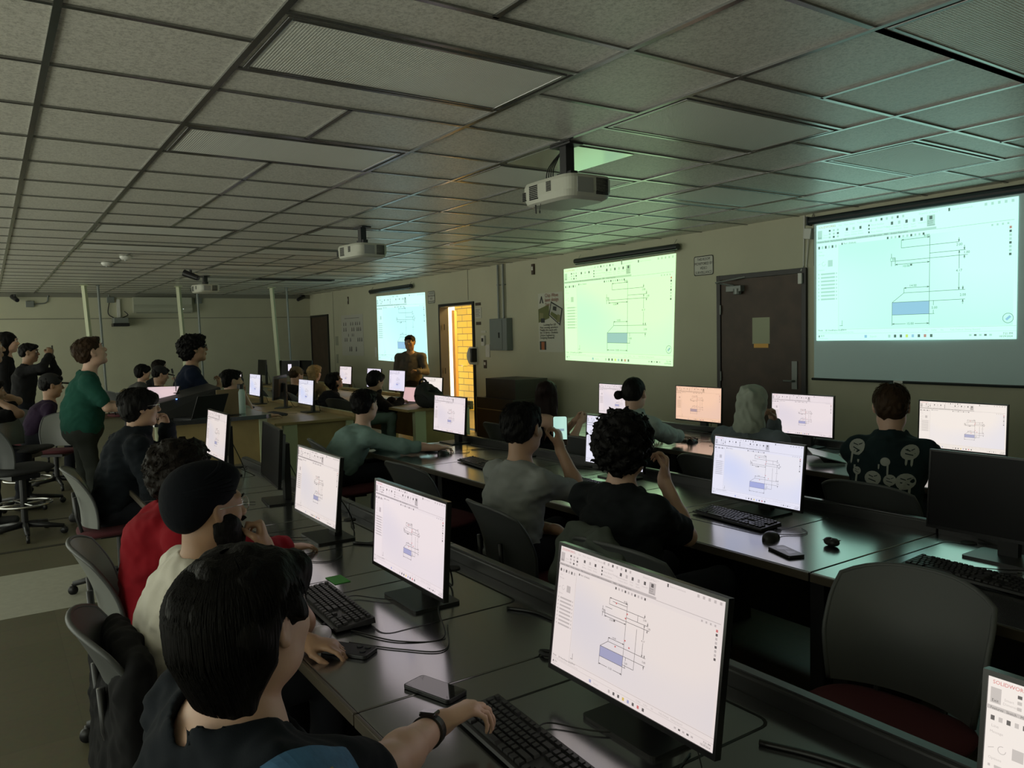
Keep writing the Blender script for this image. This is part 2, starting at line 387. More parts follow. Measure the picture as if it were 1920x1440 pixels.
def screen_mats(nm, c, c2, k=1.0):
    f = lambda t: tuple(x*t for x in c)
    return [bg_mat(nm+'_page', c, tuple(x*.97 for x in c), k), emi(nm+'_ink', tuple(x*.16 for x in c), k),
            emi(nm+'_blue', (c[0]*.47, c[1]*.52, c[2]*.78), k), emi(nm+'_grey', f(.66), k), emi(nm+'_accent', (c[0]*.75, c[1]*.25, c[2]*.25), k),
            bg_mat(nm+'_canvas', c2[0], c2[1], k), emi(nm+'_folder', (c[0]*.85, c[1]*.7, c[2]*.2), k)]

# ================================================================== THE ROOM
mb = MB(); mb.bb(XF-.1, XR, YB, YW, -.1, 0); structure(mb.build('floor', M_floor))
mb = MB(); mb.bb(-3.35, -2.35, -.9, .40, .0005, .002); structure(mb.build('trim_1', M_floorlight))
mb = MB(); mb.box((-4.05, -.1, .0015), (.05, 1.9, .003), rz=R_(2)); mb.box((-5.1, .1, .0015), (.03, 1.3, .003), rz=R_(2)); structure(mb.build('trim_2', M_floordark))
mb = MB(); mb.bb(XF-.1, XR, YB, YW+.1, 2.606, 2.7); structure(mb.build('ceiling', M_tile))
# suspended grid
YL = [-3.05, -2.44, -1.22, -.6, 0, .61, 1.83, 2.45, 3.64, 4.23, 5.30, 5.84]
g = MB(); BW = .0125
for y in YL: g.bb(XF, XR, y-BW, y+BW, 2.597, 2.606)
def cross(x, y0, y1): g.bb(x-BW*.9, x+BW*.9, y0, y1, 2.5985, 2.606)
FIX = [(0, 1), (-1.545, 1), (-5.15, 1), (1.525, 3), (0.02, 3), (-1.545, 3), (0.09, 5), (-1.40, 5), (-4.85, 5), (-6.7, 1), (-6.5, 3), (-9.2, 5), (-8.6, 3), (-4.6, 3), (-10.9, 3)]
BANDS = {1: (.61, 1.83), 3: (2.45, 3.64), 5: (4.23, 5.30)}
segs = [(-2.44, -1.22, 0), (-1.22, -.6, 0), (-.6, 0, 0), (0, .61, 0), (.61, 1.83, 1), (1.83, 2.45, 0), (2.45, 3.64, 3), (3.64, 4.23, 0), (4.23, 5.30, 5), (5.30, 5.84, 0), (5.84, YW, 0)]
for (y0, y1, b) in segs:
    x = 3.05
    while x > XF:
        skip = b and any(bb == b and abs(x-fx) < .29 for fx, bb in FIX)
        if not skip: cross(x, y0, y1)
        x -= .61
for fx, b in FIX:
    for s in (-.305, .305): cross(fx+s, *BANDS[b])
for (x0, x1, y) in ((-1.22, -.61, 1.22), (-4.88, -1.83, 1.22), (.61, 1.22, 1.23), (.61, 1.22, 3.03), (-4.3, -1.85, 3.03), (-3.66, -1.83, 4.76), (.61, 1.83, 4.76), (-9.15, -7.3, 1.22), (-8.5, -6.8, 3.03)):
    g.bb(x0, x1, y-BW*.9, y+BW*.9, 2.5985, 2.606)
structure(g.build('trim_3', M_tbar))
for i, (fx, b) in enumerate(FIX):
    y0, y1 = BANDS[b]; t = thing('ceiling_light', (fx, (y0+y1)/2, 2.598), '', 'ceiling light', 'unlit troffer lights in the ceiling')
    wx, wy = .275, (y1-y0)/2-.03
    m = MB()
    for a in ((-wx, wx, -wy, -wy+.018), (-wx, wx, wy-.018, wy), (-wx, -wx+.018, -wy+.018, wy-.018), (wx-.018, wx, -wy+.018, wy-.018)): m.bb(a[0], a[1], a[2], a[3], -.002, .007)
    m.build('frame', M_tbar, t, bevel=.002)
    m = MB(); m.bb(-wx+.018, wx-.018, -wy+.018, wy-.018, .001, .007); m.build('prismatic_lens', M_lens, t)
    t['label'] = ['large unlit troffer light with prismatic lens at the top left of the ceiling', 'unlit troffer light left of the small projector, second from the near left one', 'pale unlit troffer light in the left half of the ceiling near its edge', 'unlit troffer light cut by the top right corner of the photo', 'unlit ribbed troffer light between the near projector and the top right corner', 'unlit troffer light hidden partly behind the near projector', 'unlit troffer light above the large right projection screen', 'bright green unlit troffer light right of the near projector', 'unlit troffer light above and left of the middle projection screen', 'unlit troffer light far left beyond the pale one', 'unlit troffer light beyond the second projector', 'unlit troffer light reflecting the far left projection', 'unlit troffer light near the far projector', 'unlit troffer light just beside the second projector', 'farthest unlit troffer light by the dark ceiling slot'][i]
# dark open slot in the far ceiling and smooth replacement panel by the near projector
m = MB(); m.bb(-10.75, -10.55, 3.65, 5.0, 2.588, 2.605); tag(m.build('ceiling_vent', M_blackm), 'long dark slot vent in the far part of the ceiling', 'vent')
m = MB(); m.bb(-1.19, -.64, 2.48, 3.02, 2.594, 2.600); tag(m.build('ceiling_plate', mat('gloss_plate', (.55, .6, .5), .12, .6)), 'shiny metal ceiling plate above the near projector mount', 'plate')
# front wall with the open doorway
DX0, DX1, DT = -8.93, -7.86, 2.04
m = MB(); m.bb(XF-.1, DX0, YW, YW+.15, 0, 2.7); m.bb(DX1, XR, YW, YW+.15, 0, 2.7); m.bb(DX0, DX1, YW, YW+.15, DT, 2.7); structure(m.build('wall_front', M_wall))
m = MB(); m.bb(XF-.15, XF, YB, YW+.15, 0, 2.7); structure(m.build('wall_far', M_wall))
m = MB(); m.bb(XR, XR+.1, YB, YW+.1, 0, 2.7); structure(m.build('wall_right', M_wall))  # unseen wall, added to keep fill light from entering behind the camera
m = MB(); m.bb(XF, XF+.02, YB, YW, 2.52, 2.60); m.bb(XF, XF+.012, YB, YW, 2.075, 2.09)
structure(m.build('trim_4', mat('far_trim', (.20, .20, .165), .6)))
m = MB(); m.bb(DX1, -7.86+.0, YW-.02, YW, 0, .1); m.bb(DX1+.06, -2.84, YW-.012, YW, 0, .10); m.bb(-1.70, XR, YW-.012, YW, 0, .10); m.bb(-14.15, DX0-.06, YW-.012, YW, 0, .10)
structure(m.build('baseboard_front', mat('brown_baseboard', (.10, .06, .035), .5)))
m = MB(); m.bb(XF, XF+.012, YB, YW, 0, .10); structure(m.build('baseboard_far', MATS['brown_baseboard']))
m = MB()
for x in (-8.0, -13.9, -1.66): m.bb(x-.006, x+.006, YW-.004, YW, 2.12 if x > -13 else 0, 2.6)
structure(m.build('trim_5', mat('wall_seam', (.2, .2, .15), .7)))
# corridor beyond
m = MB(); m.bb(-11.5, -5.0, 8.0, 8.1, 0, 2.8); structure(m.build('wall_corridor', M_block))
m = MB(); m.bb(-11.5, -5.0, YW+.15, 8.0, -.1, 0); structure(m.build('floor_corridor', M_floor))
m = MB(); m.bb(-11.5, -5.0, YW+.15, 8.0, 2.7, 2.8); structure(m.build('ceiling_corridor', M_wall))
# door frames and doors
def frame(name, x0, x1, z1, wd=.05, parent=None, dep=.03):
    m = MB(); m.bb(x0, x0+wd, YW-dep, YW+.14, 0, z1); m.bb(x1-wd, x1, YW-dep, YW+.14, 0, z1); m.bb(x0+wd, x1-wd, YW-dep, YW+.14, z1-wd, z1); return m
structure(frame('door_2', DX0-.04, DX1+.04, DT+.05, .045).build('door_2', M_frame, bevel=.004))
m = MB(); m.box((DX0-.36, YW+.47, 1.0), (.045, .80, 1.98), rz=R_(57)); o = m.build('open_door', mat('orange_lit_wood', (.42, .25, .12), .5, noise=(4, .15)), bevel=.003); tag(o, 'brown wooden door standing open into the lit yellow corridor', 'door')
m = MB(); m.tube([(0, 0, 0), (0, 0, .10)], .012); m.build('hinge', M_blackm, o, loc=(DX0+.06, YW+.03, 1.65)); m = MB(); m.tube([(0, 0, 0), (0, 0, .10)], .012); m.build('hinge', M_blackm, o, loc=(DX0+.06, YW+.03, .9))
m = MB(); m.tube([(0, 0, 0), (.09, -.02, 0), (.09, .08, 0)], .011); m.build('door_handle', M_chrome, o, loc=(DX0-.52, YW+.68, 1.0))
def closed_door(name, x0, x1, z1, hinge_left=True, closer=False, full=True):
    fr = MB()
    fr.bb(x0, x0+.05, YW-.035, YW, 0, z1); fr.bb(x1-.05, x1, YW-.035, YW, 0, z1); fr.bb(x0+.05, x1-.05, YW-.035, YW, z1-.05, z1)
    root = structure(fr.build(name, M_frame, bevel=.003))
    m = MB(); m.bb(x0+.052, x1-.052, YW-.02, YW-.001, .01, z1-.053); m.build('door_leaf', M_wood, root)
    if full:
        for z in (1.75, 1.05, .3): m = MB(); m.tube([(x0+.055, YW-.036, z-.05), (x0+.055, YW-.036, z+.05)], .009); m.build('hinge', M_grey, root)
        m = MB(); m.bb(x1-.16, x1-.10, YW-.03, YW-.019, .95, 1.22); m.tube([(x1-.13, YW-.03, 1.03), (x1-.13, YW-.075, 1.03), (x1-.22, YW-.075, 1.03)], .010); m.build('lever_handle', M_grey, root, smooth=False)
        m = MB(); m.bb(x0+.17, x0+.36, YW-.085, YW-.02, 1.93, 1.99); m.tube([(x0+.25, YW-.05, 1.99), (x0+.10, YW-.16, 2.03), (x0+.38, YW-.03, 2.075)], .011); m.tube([(x0+.30, YW-.06, 1.96), (x0+.30, YW-.06, 1.90)], [.045, .04], 12)
        m.build('door_closer', M_grey, root, bevel=.006)
    return root
d3 = closed_door('door_3', -2.817, -1.728, 2.11)
closed_door('door_1', -15.33, -14.2, 2.11, full=False)
m = MB(); m.quad([(-2.36, YW-.022, 1.39), (-2.148, YW-.022, 1.39), (-2.148, YW-.022, 1.655), (-2.36, YW-.022, 1.655)]); m.quad([(-2.36, YW-.0205, 1.655), (-2.148, YW-.0205, 1.655), (-2.148, YW-.0205, 1.39), (-2.36, YW-.0205, 1.39)])
tag(m.build('paper_notice', mat('green_paper', (.40, .43, .30), .8)), 'blank pale paper notice taped to the brown door', 'notice')
m = MB(); m.bb(-2.34, -2.165, YW-.0245, YW-.0205, 1.35, 1.392); tag(m.build('door_sticker', mat('orange_sticker', (.75, .42, .10), .6)), 'orange strip label under the paper notice on the brown door', 'sticker')

# ------------------------------------------------------------------ things on the front wall
def tilted_frame_screens():
    pass
M_case = mat('screen_case', (.018, .022, .026), .3)
scr = thing('projection_screen', (-1.614, YW, 2.5), 'large pull-down projection screen at the right, hanging below the projected image', 'projection screen')
m = MB(); m.tube([(-.05, -.07, .03), (1.95, -.07, .03)], .035, 12); m.bb(-.06, -.045, -.11, -.03, -.01, .07); m.build('case', M_case, scr)
m = MB(); m.grid(lambda u, v: (.0+1.86*u, -.07-.004*math.sin(u*9), .0-1.43*v), 24, 8); m.build('fabric', mat('grey_screen_fabric', (.58, .75, .78), .8), scr)
m = MB(); m.tube([(-.02, -.07, -1.44), (1.89, -.07, -1.44)], .012, 8); m.build('bottom_bar', M_case, scr)
m = MB(); m.bb(.78, .86, -.085, -.055, -1.452, -1.428); m.tube(curve_pts([(.79, -.07, -1.455), (.80, -.07, -1.49), (.84, -.07, -1.49), (.85, -.07, -1.455)]), .004, 6); m.build('pull_handle', M_white_pl, scr)
m = MB(); m.tube([(-.03, -.06, .06), (-.03, -.03, .11)], .004); m.build('hook', M_chrome, scr)
IM_R = screen_mats('right_image', (.55, .99, .83), ((.53, .98, .81), (.45, .92, .73)), 1.2)
me = screen_mesh('right_image', 1.70, 1.06, IM_R)
o = bpy.data.objects.new('projected_image', me); col.objects.link(o); o.location = (-.733, YW-.078, 1.949); tag(o, 'cyan-green projected drawing window on the large right screen', 'projection')
# middle and left images fall on the bare wall
def keyfn(x0, x1, zl0, zl1, zr0, zr1, x1b):
    def fn(u, v):
        xe = x1+(x1b-x1)*v; x = x0+(xe-x0)*u; zt = zl1+(zr1-zl1)*u; zb = zl0+(zr0-zl0)*u
        return x, zt+(zb-zt)*v
    return fn
IM_M = screen_mats('middle_image', (.64, 1.0, .56), ((.63, .99, .53), (.50, .92, .55)), 1.2)
me = screen_mesh('middle_image', 2.05, 1.25, IM_M, keystone=keyfn(-5.478, -3.423, 1.183, 2.402, 1.137, 2.412, -3.49))
o = bpy.data.objects.new('projected_image', me); col.objects.link(o); o.location = (0, YW-.004, 0); tag(o, 'yellow-green projected drawing window on the wall left of the brown door', 'projection')
IM_L = screen_mats('left_image', (.62, 1.0, .92), ((.60, 1.0, .92), (.52, .92, .90)), 1.15)
me = screen_mesh('left_image', 2.07, 1.24, IM_L, keystone=keyfn(-11.55, -9.484, 1.10, 2.367, 1.054, 2.33, -9.446))
o = bpy.data.objects.new('projected_image', me); col.objects.link(o); o.location = (0, YW-.004, 0); tag(o, 'far left bluish projected drawing window behind the standing presenter', 'projection')
def rolled(x0, x1, z, label):
    t = thing('rolled_screen', (x0, YW, z), label, 'projection screen'); L = x1-x0
    m = MB(); m.tube([(0, -.075, 0), (L, -.075, 0)], .034, 14); m.build('case', M_case, t)
    m = MB(); m.tube([(.03, -.09, -.045), (L-.03, -.09, -.045)], .010, 8); m.build('bottom_bar', M_rail, t)
    m = MB(); m.tube([(L*.5, -.09, -.05), (L*.5, -.09, -.12)], .005); m.build('pull_cord', M_white_pl, t)
    for xx in (.06, L-.06): m = MB(); m.tube([(xx, -.07, .03), (xx, -.03, .085)], .004); m.build('hook', M_chrome, t)
rolled(-5.14, -3.325, 2.475, 'rolled-up dark screen case above the middle projected image')
rolled(-11.69, -9.87, 2.47, 'rolled-up dark screen case above the far left projected image')
# signs
def sign(x0, x1, z0, z1, label):
    t = thing('wall_sign', ((x0+x1)/2, YW-.004, (z0+z1)/2), label, 'sign'); w_, h_ = x1-x0, z1-z0
    m = MB(); P = roundrect(w_, h_, .02); m.quad([(p[0], -.003, p[1]) for p in P], 0); P2 = roundrect(w_-.016, h_-.016, .016)
    k = len(P)
    for i in range(k):
        j = (i+1) % k; m.quad([(P[i][0], -.0036, P[i][1]), (P[j][0], -.0036, P[j][1]), (P2[j][0], -.0036, P2[j][1]), (P2[i][0], -.0036, P2[i][1])], 1)
    m.build('plate', [mat('sign_white', (.55, .56, .50), .5), M_blackm], t)
    m = MB()
    for i, s in enumerate(['THIS ROOM', 'MONITORED BY', 'VIDEO', 'SURVEILLANCE']): put_text(m, s, lambda x, y, i=i: (x*.82, -.0045, y+h_*.26-i*h_*.225), .042, 0, 'c')
    m.build('lettering', M_blackm, t)
sign(-3.153, -2.88, 2.135, 2.345, 'white video surveillance sign between the middle image and the brown door')
sign(-9.37, -9.12, 2.125, 2.335, 'white video surveillance sign right of the far left image')
# posters
t = thing('poster', (-5.795, YW-.004, 1.70), 'tall club recruiting poster beside the middle projected image', 'poster')
m = MB(); m.bb(-.285, .285, -.002, 0, -.41, .41); m.build('sheet', mat('poster_sheet', (.55, .56, .48), .6), t)
m = MB(); PG, PD, PW_, PY = 0, 1, 2, 3
def pq(pts, mi, d=.004): m.quad([(x, -d, z) for x, z in pts], mi)
pq([(-.28, .0), (-.02, .06), (-.03, .25), (-.28, .19)], 0); pq([(-.26, .05), (-.17, .05), (-.16, .13), (-.25, .14)], 3, .005); pq([(-.22, .0), (-.13, .0), (-.13, .06), (-.22, .06)], 1, .006)
pq([(-.04, .10), (.22, -.05), (.28, .18), (.02, .29)], 1, .005); pq([(-.015, .105), (.205, -.025), (.255, .175), (.03, .265)], 2, .006); pq([(.0, .11), (.15, .02), (.17, .09), (.03, .15)], 0, .007); pq([(.06, .17), (.14, .15), (.15, .21), (.07, .22)], 1, .007); pq([(.14, .0), (.21, .0), (.23, .09), (.17, .11)], 3, .007)
pq([(-.25, .27), (-.21, .37), (-.19, .37), (-.15, .27), (-.18, .27), (-.2, .33), (-.22, .27)], 1)
pq([(-.26, -.38), (-.11, -.38), (-.11, -.26), (-.26, -.26)], 1); pq([(-.22, -.38), (-.15, -.38), (-.15, -.27), (-.22, -.27)], 4, .005)
m.build('artwork', [mat('poster_green', (.13, .15, .05), .6), mat('poster_dark', (.03, .035, .035), .6), mat('poster_white', (.42, .43, .38), .6), mat('poster_olive', (.22, .22, .10), .6), mat('poster_orange', (.40, .13, .05), .6)], t)
m = MB()
for s, x, z, sz in (('Chip Wave', -.12, .35, .075), ('laser design', -.12, .29, .075), ('Team', -.12, .23, .06)): put_text(m, s, lambda a, b, x=x, z=z: (x+a*.9, -.005, z+b), sz, 1)
for i, s in enumerate(['Looking For US!', 'Most exciting adventure', 'People who work with', 'the US Army - Students', 'Unique Engineering', 'Designing Rewards']): put_text(m, s, lambda a, b, i=i: ((-.25 if i else -.16)+a, -.005, -.045-i*.036+b), .043, 0)
m.build('lettering', [M_blackm, mat('poster_red', (.25, .07, .05), .6)], t)
t = thing('poster', (-12.85, YW-.004, 1.615), 'white chart of small black symbols left of the far image', 'poster')
m = MB(); m.bb(-.59, .59, -.002, 0, -.435, .435); m.build('sheet', mat('chart_sheet', (.50, .50, .45), .7), t)
m = MB()
for (r, z, xs_) in ((.035, .24, (-.45, -.33, -.06, .05, .2, .3, .42)), (.04, .12, (-.45, -.33, .0, .1, .28, .36, .46)), (.03, .0, (-.2, 0, .08)), (.04, -.1, (-.4, -.3, -.1, .3, .4, .5)), (.05, -.3, (-.15, -.05, .2))):
    for x in xs_: m.quad([(x-r*.5, -.004, z-r), (x+r*.5, -.004, z-r*.8), (x+r*.4, -.004, z+r), (x-r*.2, -.004, z+r*1.2)])
m.bb(-.4, .4, -.004, -.003, .36, .367); m.build('symbols', M_blackm, t)
m = MB()
for i, (x, z, w_, h_) in enumerate(((-13.75, 1.5, .16, .2), (-13.75, 1.1, .12, .2))): m.bb(x-w_/2, x+w_/2, YW-.006, YW-.001, z-h_/2, z+h_/2)
tag(m.build('paper_notice', mat('faint_paper', (.30, .31, .24), .7)), 'pair of faded paper slips on the wall right of the far door', 'notice')
# electrical cabinet and conduits
t = thing('electrical_box', (-6.98, YW, 1.55), 'grey wall-mounted electrical panel box with latch left of the poster', 'electrical panel')
m = MB(); m.bb(-.235, .235, -.11, 0, -.24, .24); m.build('cabinet', mat('cabinet_grey', (.17, .20, .20), .45), t, bevel=.006)
m = MB(); m.bb(-.215, .12, -.118, -.11, -.22, .22); m.build('cabinet_door', MATS['cabinet_grey'], t, bevel=.003)
m = MB(); m.bb(.03, .055, -.128, -.118, -.05, .03); m.build('latch', M_black, t)
for i, x in enumerate((-7.06, -6.92)):
    m = MB(); m.tube([(x, YW-.035, 1.79), (x, YW-.035, 2.6)], .017, 10); m.tube([(x, YW-.035, 2.28), (x, YW-.035, 2.31)], .022, 10); m.bb(x-.03, x+.03, YW-.03, YW, 2.29, 2.30)
    tag(m.build('conduit', M_grey, smooth=False), ['left', 'right'][i]+' vertical metal conduit running up from the grey electrical box', 'conduit')
# small things by the open door
for (x, z, w_, h_, lb, mt) in ((-7.70, 2.04, .16, .045, 'narrow dark plaque at the top of the cluster right of the open door', M_wood), (-7.70, 1.90, .19, .17, 'small white text notice below the dark plaque by the open door', M_paper), (-7.70, 1.735, .14, .05, 'dark little plaque under the white notice by the open door', M_wood),
                               (-7.56, 1.60, .15, .035, 'thin white sticker above the thermostat', M_paper)):
    m = MB(); m.bb(x-w_/2, x+w_/2, YW-.008, YW-.001, z-h_/2, z+h_/2); o = tag(m.build('wall_plaque', mt, bevel=.002), lb, 'plaque')
    if h_ > .1:
        m = MB()
        for i in range(5): m.bb(x-.07, x+.06-(i % 2)*.03, YW-.0095, YW-.008, z+.05-i*.025, z+.055-i*.025)
        m.build('lettering', M_blackm, o)
for (x, z, w_, h_, d, lb, cat, nm) in ((-7.54, 1.46, .09, .16, .04, 'small wall thermostat with dark display right of the open door', 'thermostat', 'thermostat'), (-7.53, 1.09, .08, .13, .012, 'brown light switch plate below the soap dispenser level', 'switch', 'light_switch'), (-6.17, 2.46, .055, .15, .03, 'tiny dark sensor high on the wall right of the conduits', 'sensor', 'wall_sensor'), (-13.0, 2.36, .03, .16, .02, 'tiny dark sensor high on the wall left of the far screen case', 'sensor', 'wall_sensor'), (-11.66, 1.26, .08, .20, .012, 'cream light switch plate at the lower left of the far image', 'switch', 'light_switch'), (-7.44, 1.30, .12, .2, .015, 'pale blank wall plate right of the soap dispenser', 'plate', 'wall_plate')):
    m = MB(); m.bb(x-w_/2, x+w_/2, YW-d, YW, z-h_/2, z+h_/2); o = tag(m.build(nm, M_white_pl if ('cream' in lb or 'thermo' in lb or 'pale' in lb) else M_wood, bevel=.004), lb, cat)
    m = MB(); m.bb(x-w_*.3, x+w_*.3, YW-d-.004, YW-d, z-h_*.1, z+h_*.25); m.build('face', M_black if 'thermo' in lb else M_white_pl, o)
t = thing('soap_dispenser', (-7.83, YW, 1.22), 'white and black dispenser fixed at the right edge of the open doorway', 'dispenser')
m = MB(); m.grid(lambda u, v: (.075*math.cos(math.pi*u)*(1-.15*v), -.02-.11*math.sin(math.pi*u)*(.75+.5*math.sin(v*math.pi)), .14-.28*v), 12, 8); m.bb(-.075, .075, -.02, 0, -.14, .14); m.build('housing', M_white_pl, t)
m = MB(); m.bb(.03, .08, -.12, -.015, -.10, .12); m.build('side_window', M_black, t, bevel=.01)
# small wall speaker beside the large screen
t = thing('wall_speaker', (-1.69, YW, 2.42), 'small tilted white box hanging left of the large right screen', 'speaker')
m = MB(); m.box((0, -.04, 0), (.075, .06, .10), M=Matrix.Rotation(R_(10), 3, 'Y')); m.build('housing', M_white_pl, t, bevel=.005)
m = MB(); m.tube([(-.02, -.02, -.05), (-.05, -.01, -.3), (-.04, -.01, -.32)], .006); m.build('cable', M_white_pl, t)
m = MB(); m.tube([(-1.76, YW-.01, 2.6), (-1.77, YW-.01, 2.13), (-1.775, YW-.04, 2.08)], .008); m.bb(-1.80, -1.76, YW-.055, YW-.035, 1.96, 2.06); tag(m.build('alarm_contact', M_white_pl), 'white alarm contact and wire at the top right of the brown door', 'sensor')
# far wall things
t = thing('air_conditioner', (XF, 2.95, 2.35), 'white split air conditioner mounted on the far wall', 'air conditioner')
m = MB(); m.grid(lambda u, v: (.02+.22*math.sin(min(1, v*1.35)*math.pi/2)*(1-.35*max(0, v-.75)*4*.5), -.58+1.16*u, .17-.34*v), 4, 10); m.bb(0, .20, -.58, .58, -.15, .17); m.build('housing', mat('ac_white', (.40, .42, .34), .35), t)
m = MB(); m.bb(.14, .225, -.54, .54, -.165, -.145); m.build('air_flap', mat('ac_flap', (.25, .26, .21), .4), t)
m = MB(); m.bb(.21, .245, .32, .40, -.09, -.07); m.build('indicator_light', emi('ac_led', (.8, .9, .8), .5), t)
t = thing('wall_projector', (XF, 2.1, 2.03), 'dark small camera unit on a bracket left of the air conditioner', 'camera')
m = MB(); m.bb(.05, .35, -.14, .14, -.06, .06); m.build('housing', M_grey, t, bevel=.01); m = MB(); m.bb(.06, .38, -.15, .15, -.12, -.055); m.build('hood', M_black, t)
m = MB(); m.bb(0, .06, -.03, .03, .0, .45); m.build('bracket', M_white_pl, t); m = MB(); m.tube(curve_pts([(.08, -.1, .06), (.05, -.2, .16), (.03, -.16, .42)]), .01); m.tube(curve_pts([(.1, .05, .06), (.12, .16, .12), (.1, .1, .2)]), .01); m.build('cable', M_cable, t)
for (y, z, lb) in ((1.96, 2.47, 'grey junction box high on the far wall left of the air conditioner'), (3.70, 2.46, 'grey junction box high on the far wall right of the air conditioner'), (.52, 2.38, 'dark junction box on the far wall near the left edge')):
    m = MB(); m.bb(XF, XF+.06, y-.07, y+.07, z-.06, z+.06); o = tag(m.build('junction_box', M_grey, bevel=.005), lb, 'electrical box')
    m = MB(); m.tube(curve_pts([(XF+.03, y+.07, z), (XF+.03, y+.28, z+.03), (XF+.03, y+.32, 2.55)]) if y < 1 else [(XF+.03, y-.03, z+.06), (XF+.03, y-.03, 2.57)], .012); m.build('cable', M_grey, o)
def wall_cam(loc, rz, label):
    t = thing('security_camera', loc, label, 'camera', rz=rz)
    m = MB(); m.tube([(0, 0, 0), (0, 0, -.05)], .02); m.build('mount', M_black, t); m = MB(); m.tube([(-.10, 0, -.04), (.10, 0, -.12)], [.05, .04], 12); m.build('body', M_black, t); m = MB(); m.tube([(.10, 0, -.12), (.115, 0, -.126)], .033, 12); m.build('lens', M_mic, t)
wall_cam((XF+.2, .27, 2.56), R_(20), 'black security camera on the far wall by the left edge'); wall_cam((XF+.25, 5.95, 2.60), R_(-60), 'black security camera in the far corner'); wall_cam((-9.2, 2.28, 2.595), R_(60), 'black security camera hanging from the ceiling beside the far projector')
for (p, lb) in (((-8.47, 1.11), 'round smoke detector on the ceiling, left one of the two'), ((-7.58, 1.21), 'round smoke detector on the ceiling, right one of the two')):
    t = thing('smoke_detector', (p[0], p[1], 2.60), lb, 'smoke detector'); m = MB(); m.lathe((0, 0, 0), [(.07, 0), (.07, -.02), (.05, -.045), (.02, -.05)], 20); m.build('housing', M_white_pl, t, smooth=True); m = MB(); m.lathe((0, 0, 0), [(.02, -.05), (.018, -.058)], 12); m.build('sensor', M_grey, t)
# poles
for i, (p, q, r, mt, nm, lb) in enumerate((
    ((-12.8, 1.24, 2.6), (-12.8, 1.33, .64), .045, M_cream, 'power_pole', 'cream square power pole behind the person in green'),
    ((-12.8, 2.80, 2.6), (-12.8, 2.88, .64), .045, M_cream, 'power_pole', 'cream square power pole behind the person in navy'),
    ((-12.8, 4.55, 2.6), (-12.8, 4.64, .64), .045, M_cream, 'power_pole', 'cream square power pole rising from the far dark monitors'),
    ((-12.8, 1.46, 2.6), (-12.8, 1.50, .64), .022, M_grey, 'thin_pipe', 'thin grey pipe right of the cream pole behind the person in green'),
    ((-12.8, 3.13, 2.6), (-12.8, 3.17, .64), .022, M_grey, 'thin_pipe', 'thin grey pipe above the head of the person in navy'),
    ((-12.8, 4.85, 2.6), (-12.8, 4.88, .64), .022, M_grey, 'thin_pipe', 'thin grey pipe right of the rightmost cream pole'))):
    m = MB(); m.tube([p, q], r, 4 if r > .03 else 10)
    o = tag(m.build(nm, mt), lb, 'pole'); m = MB(); m.bb(p[0]-r*1.4, p[0]+r*1.4, p[1]-r*1.4, p[1]+r*1.4, 2.585, 2.6); m.build('ceiling_flange', mt, o)

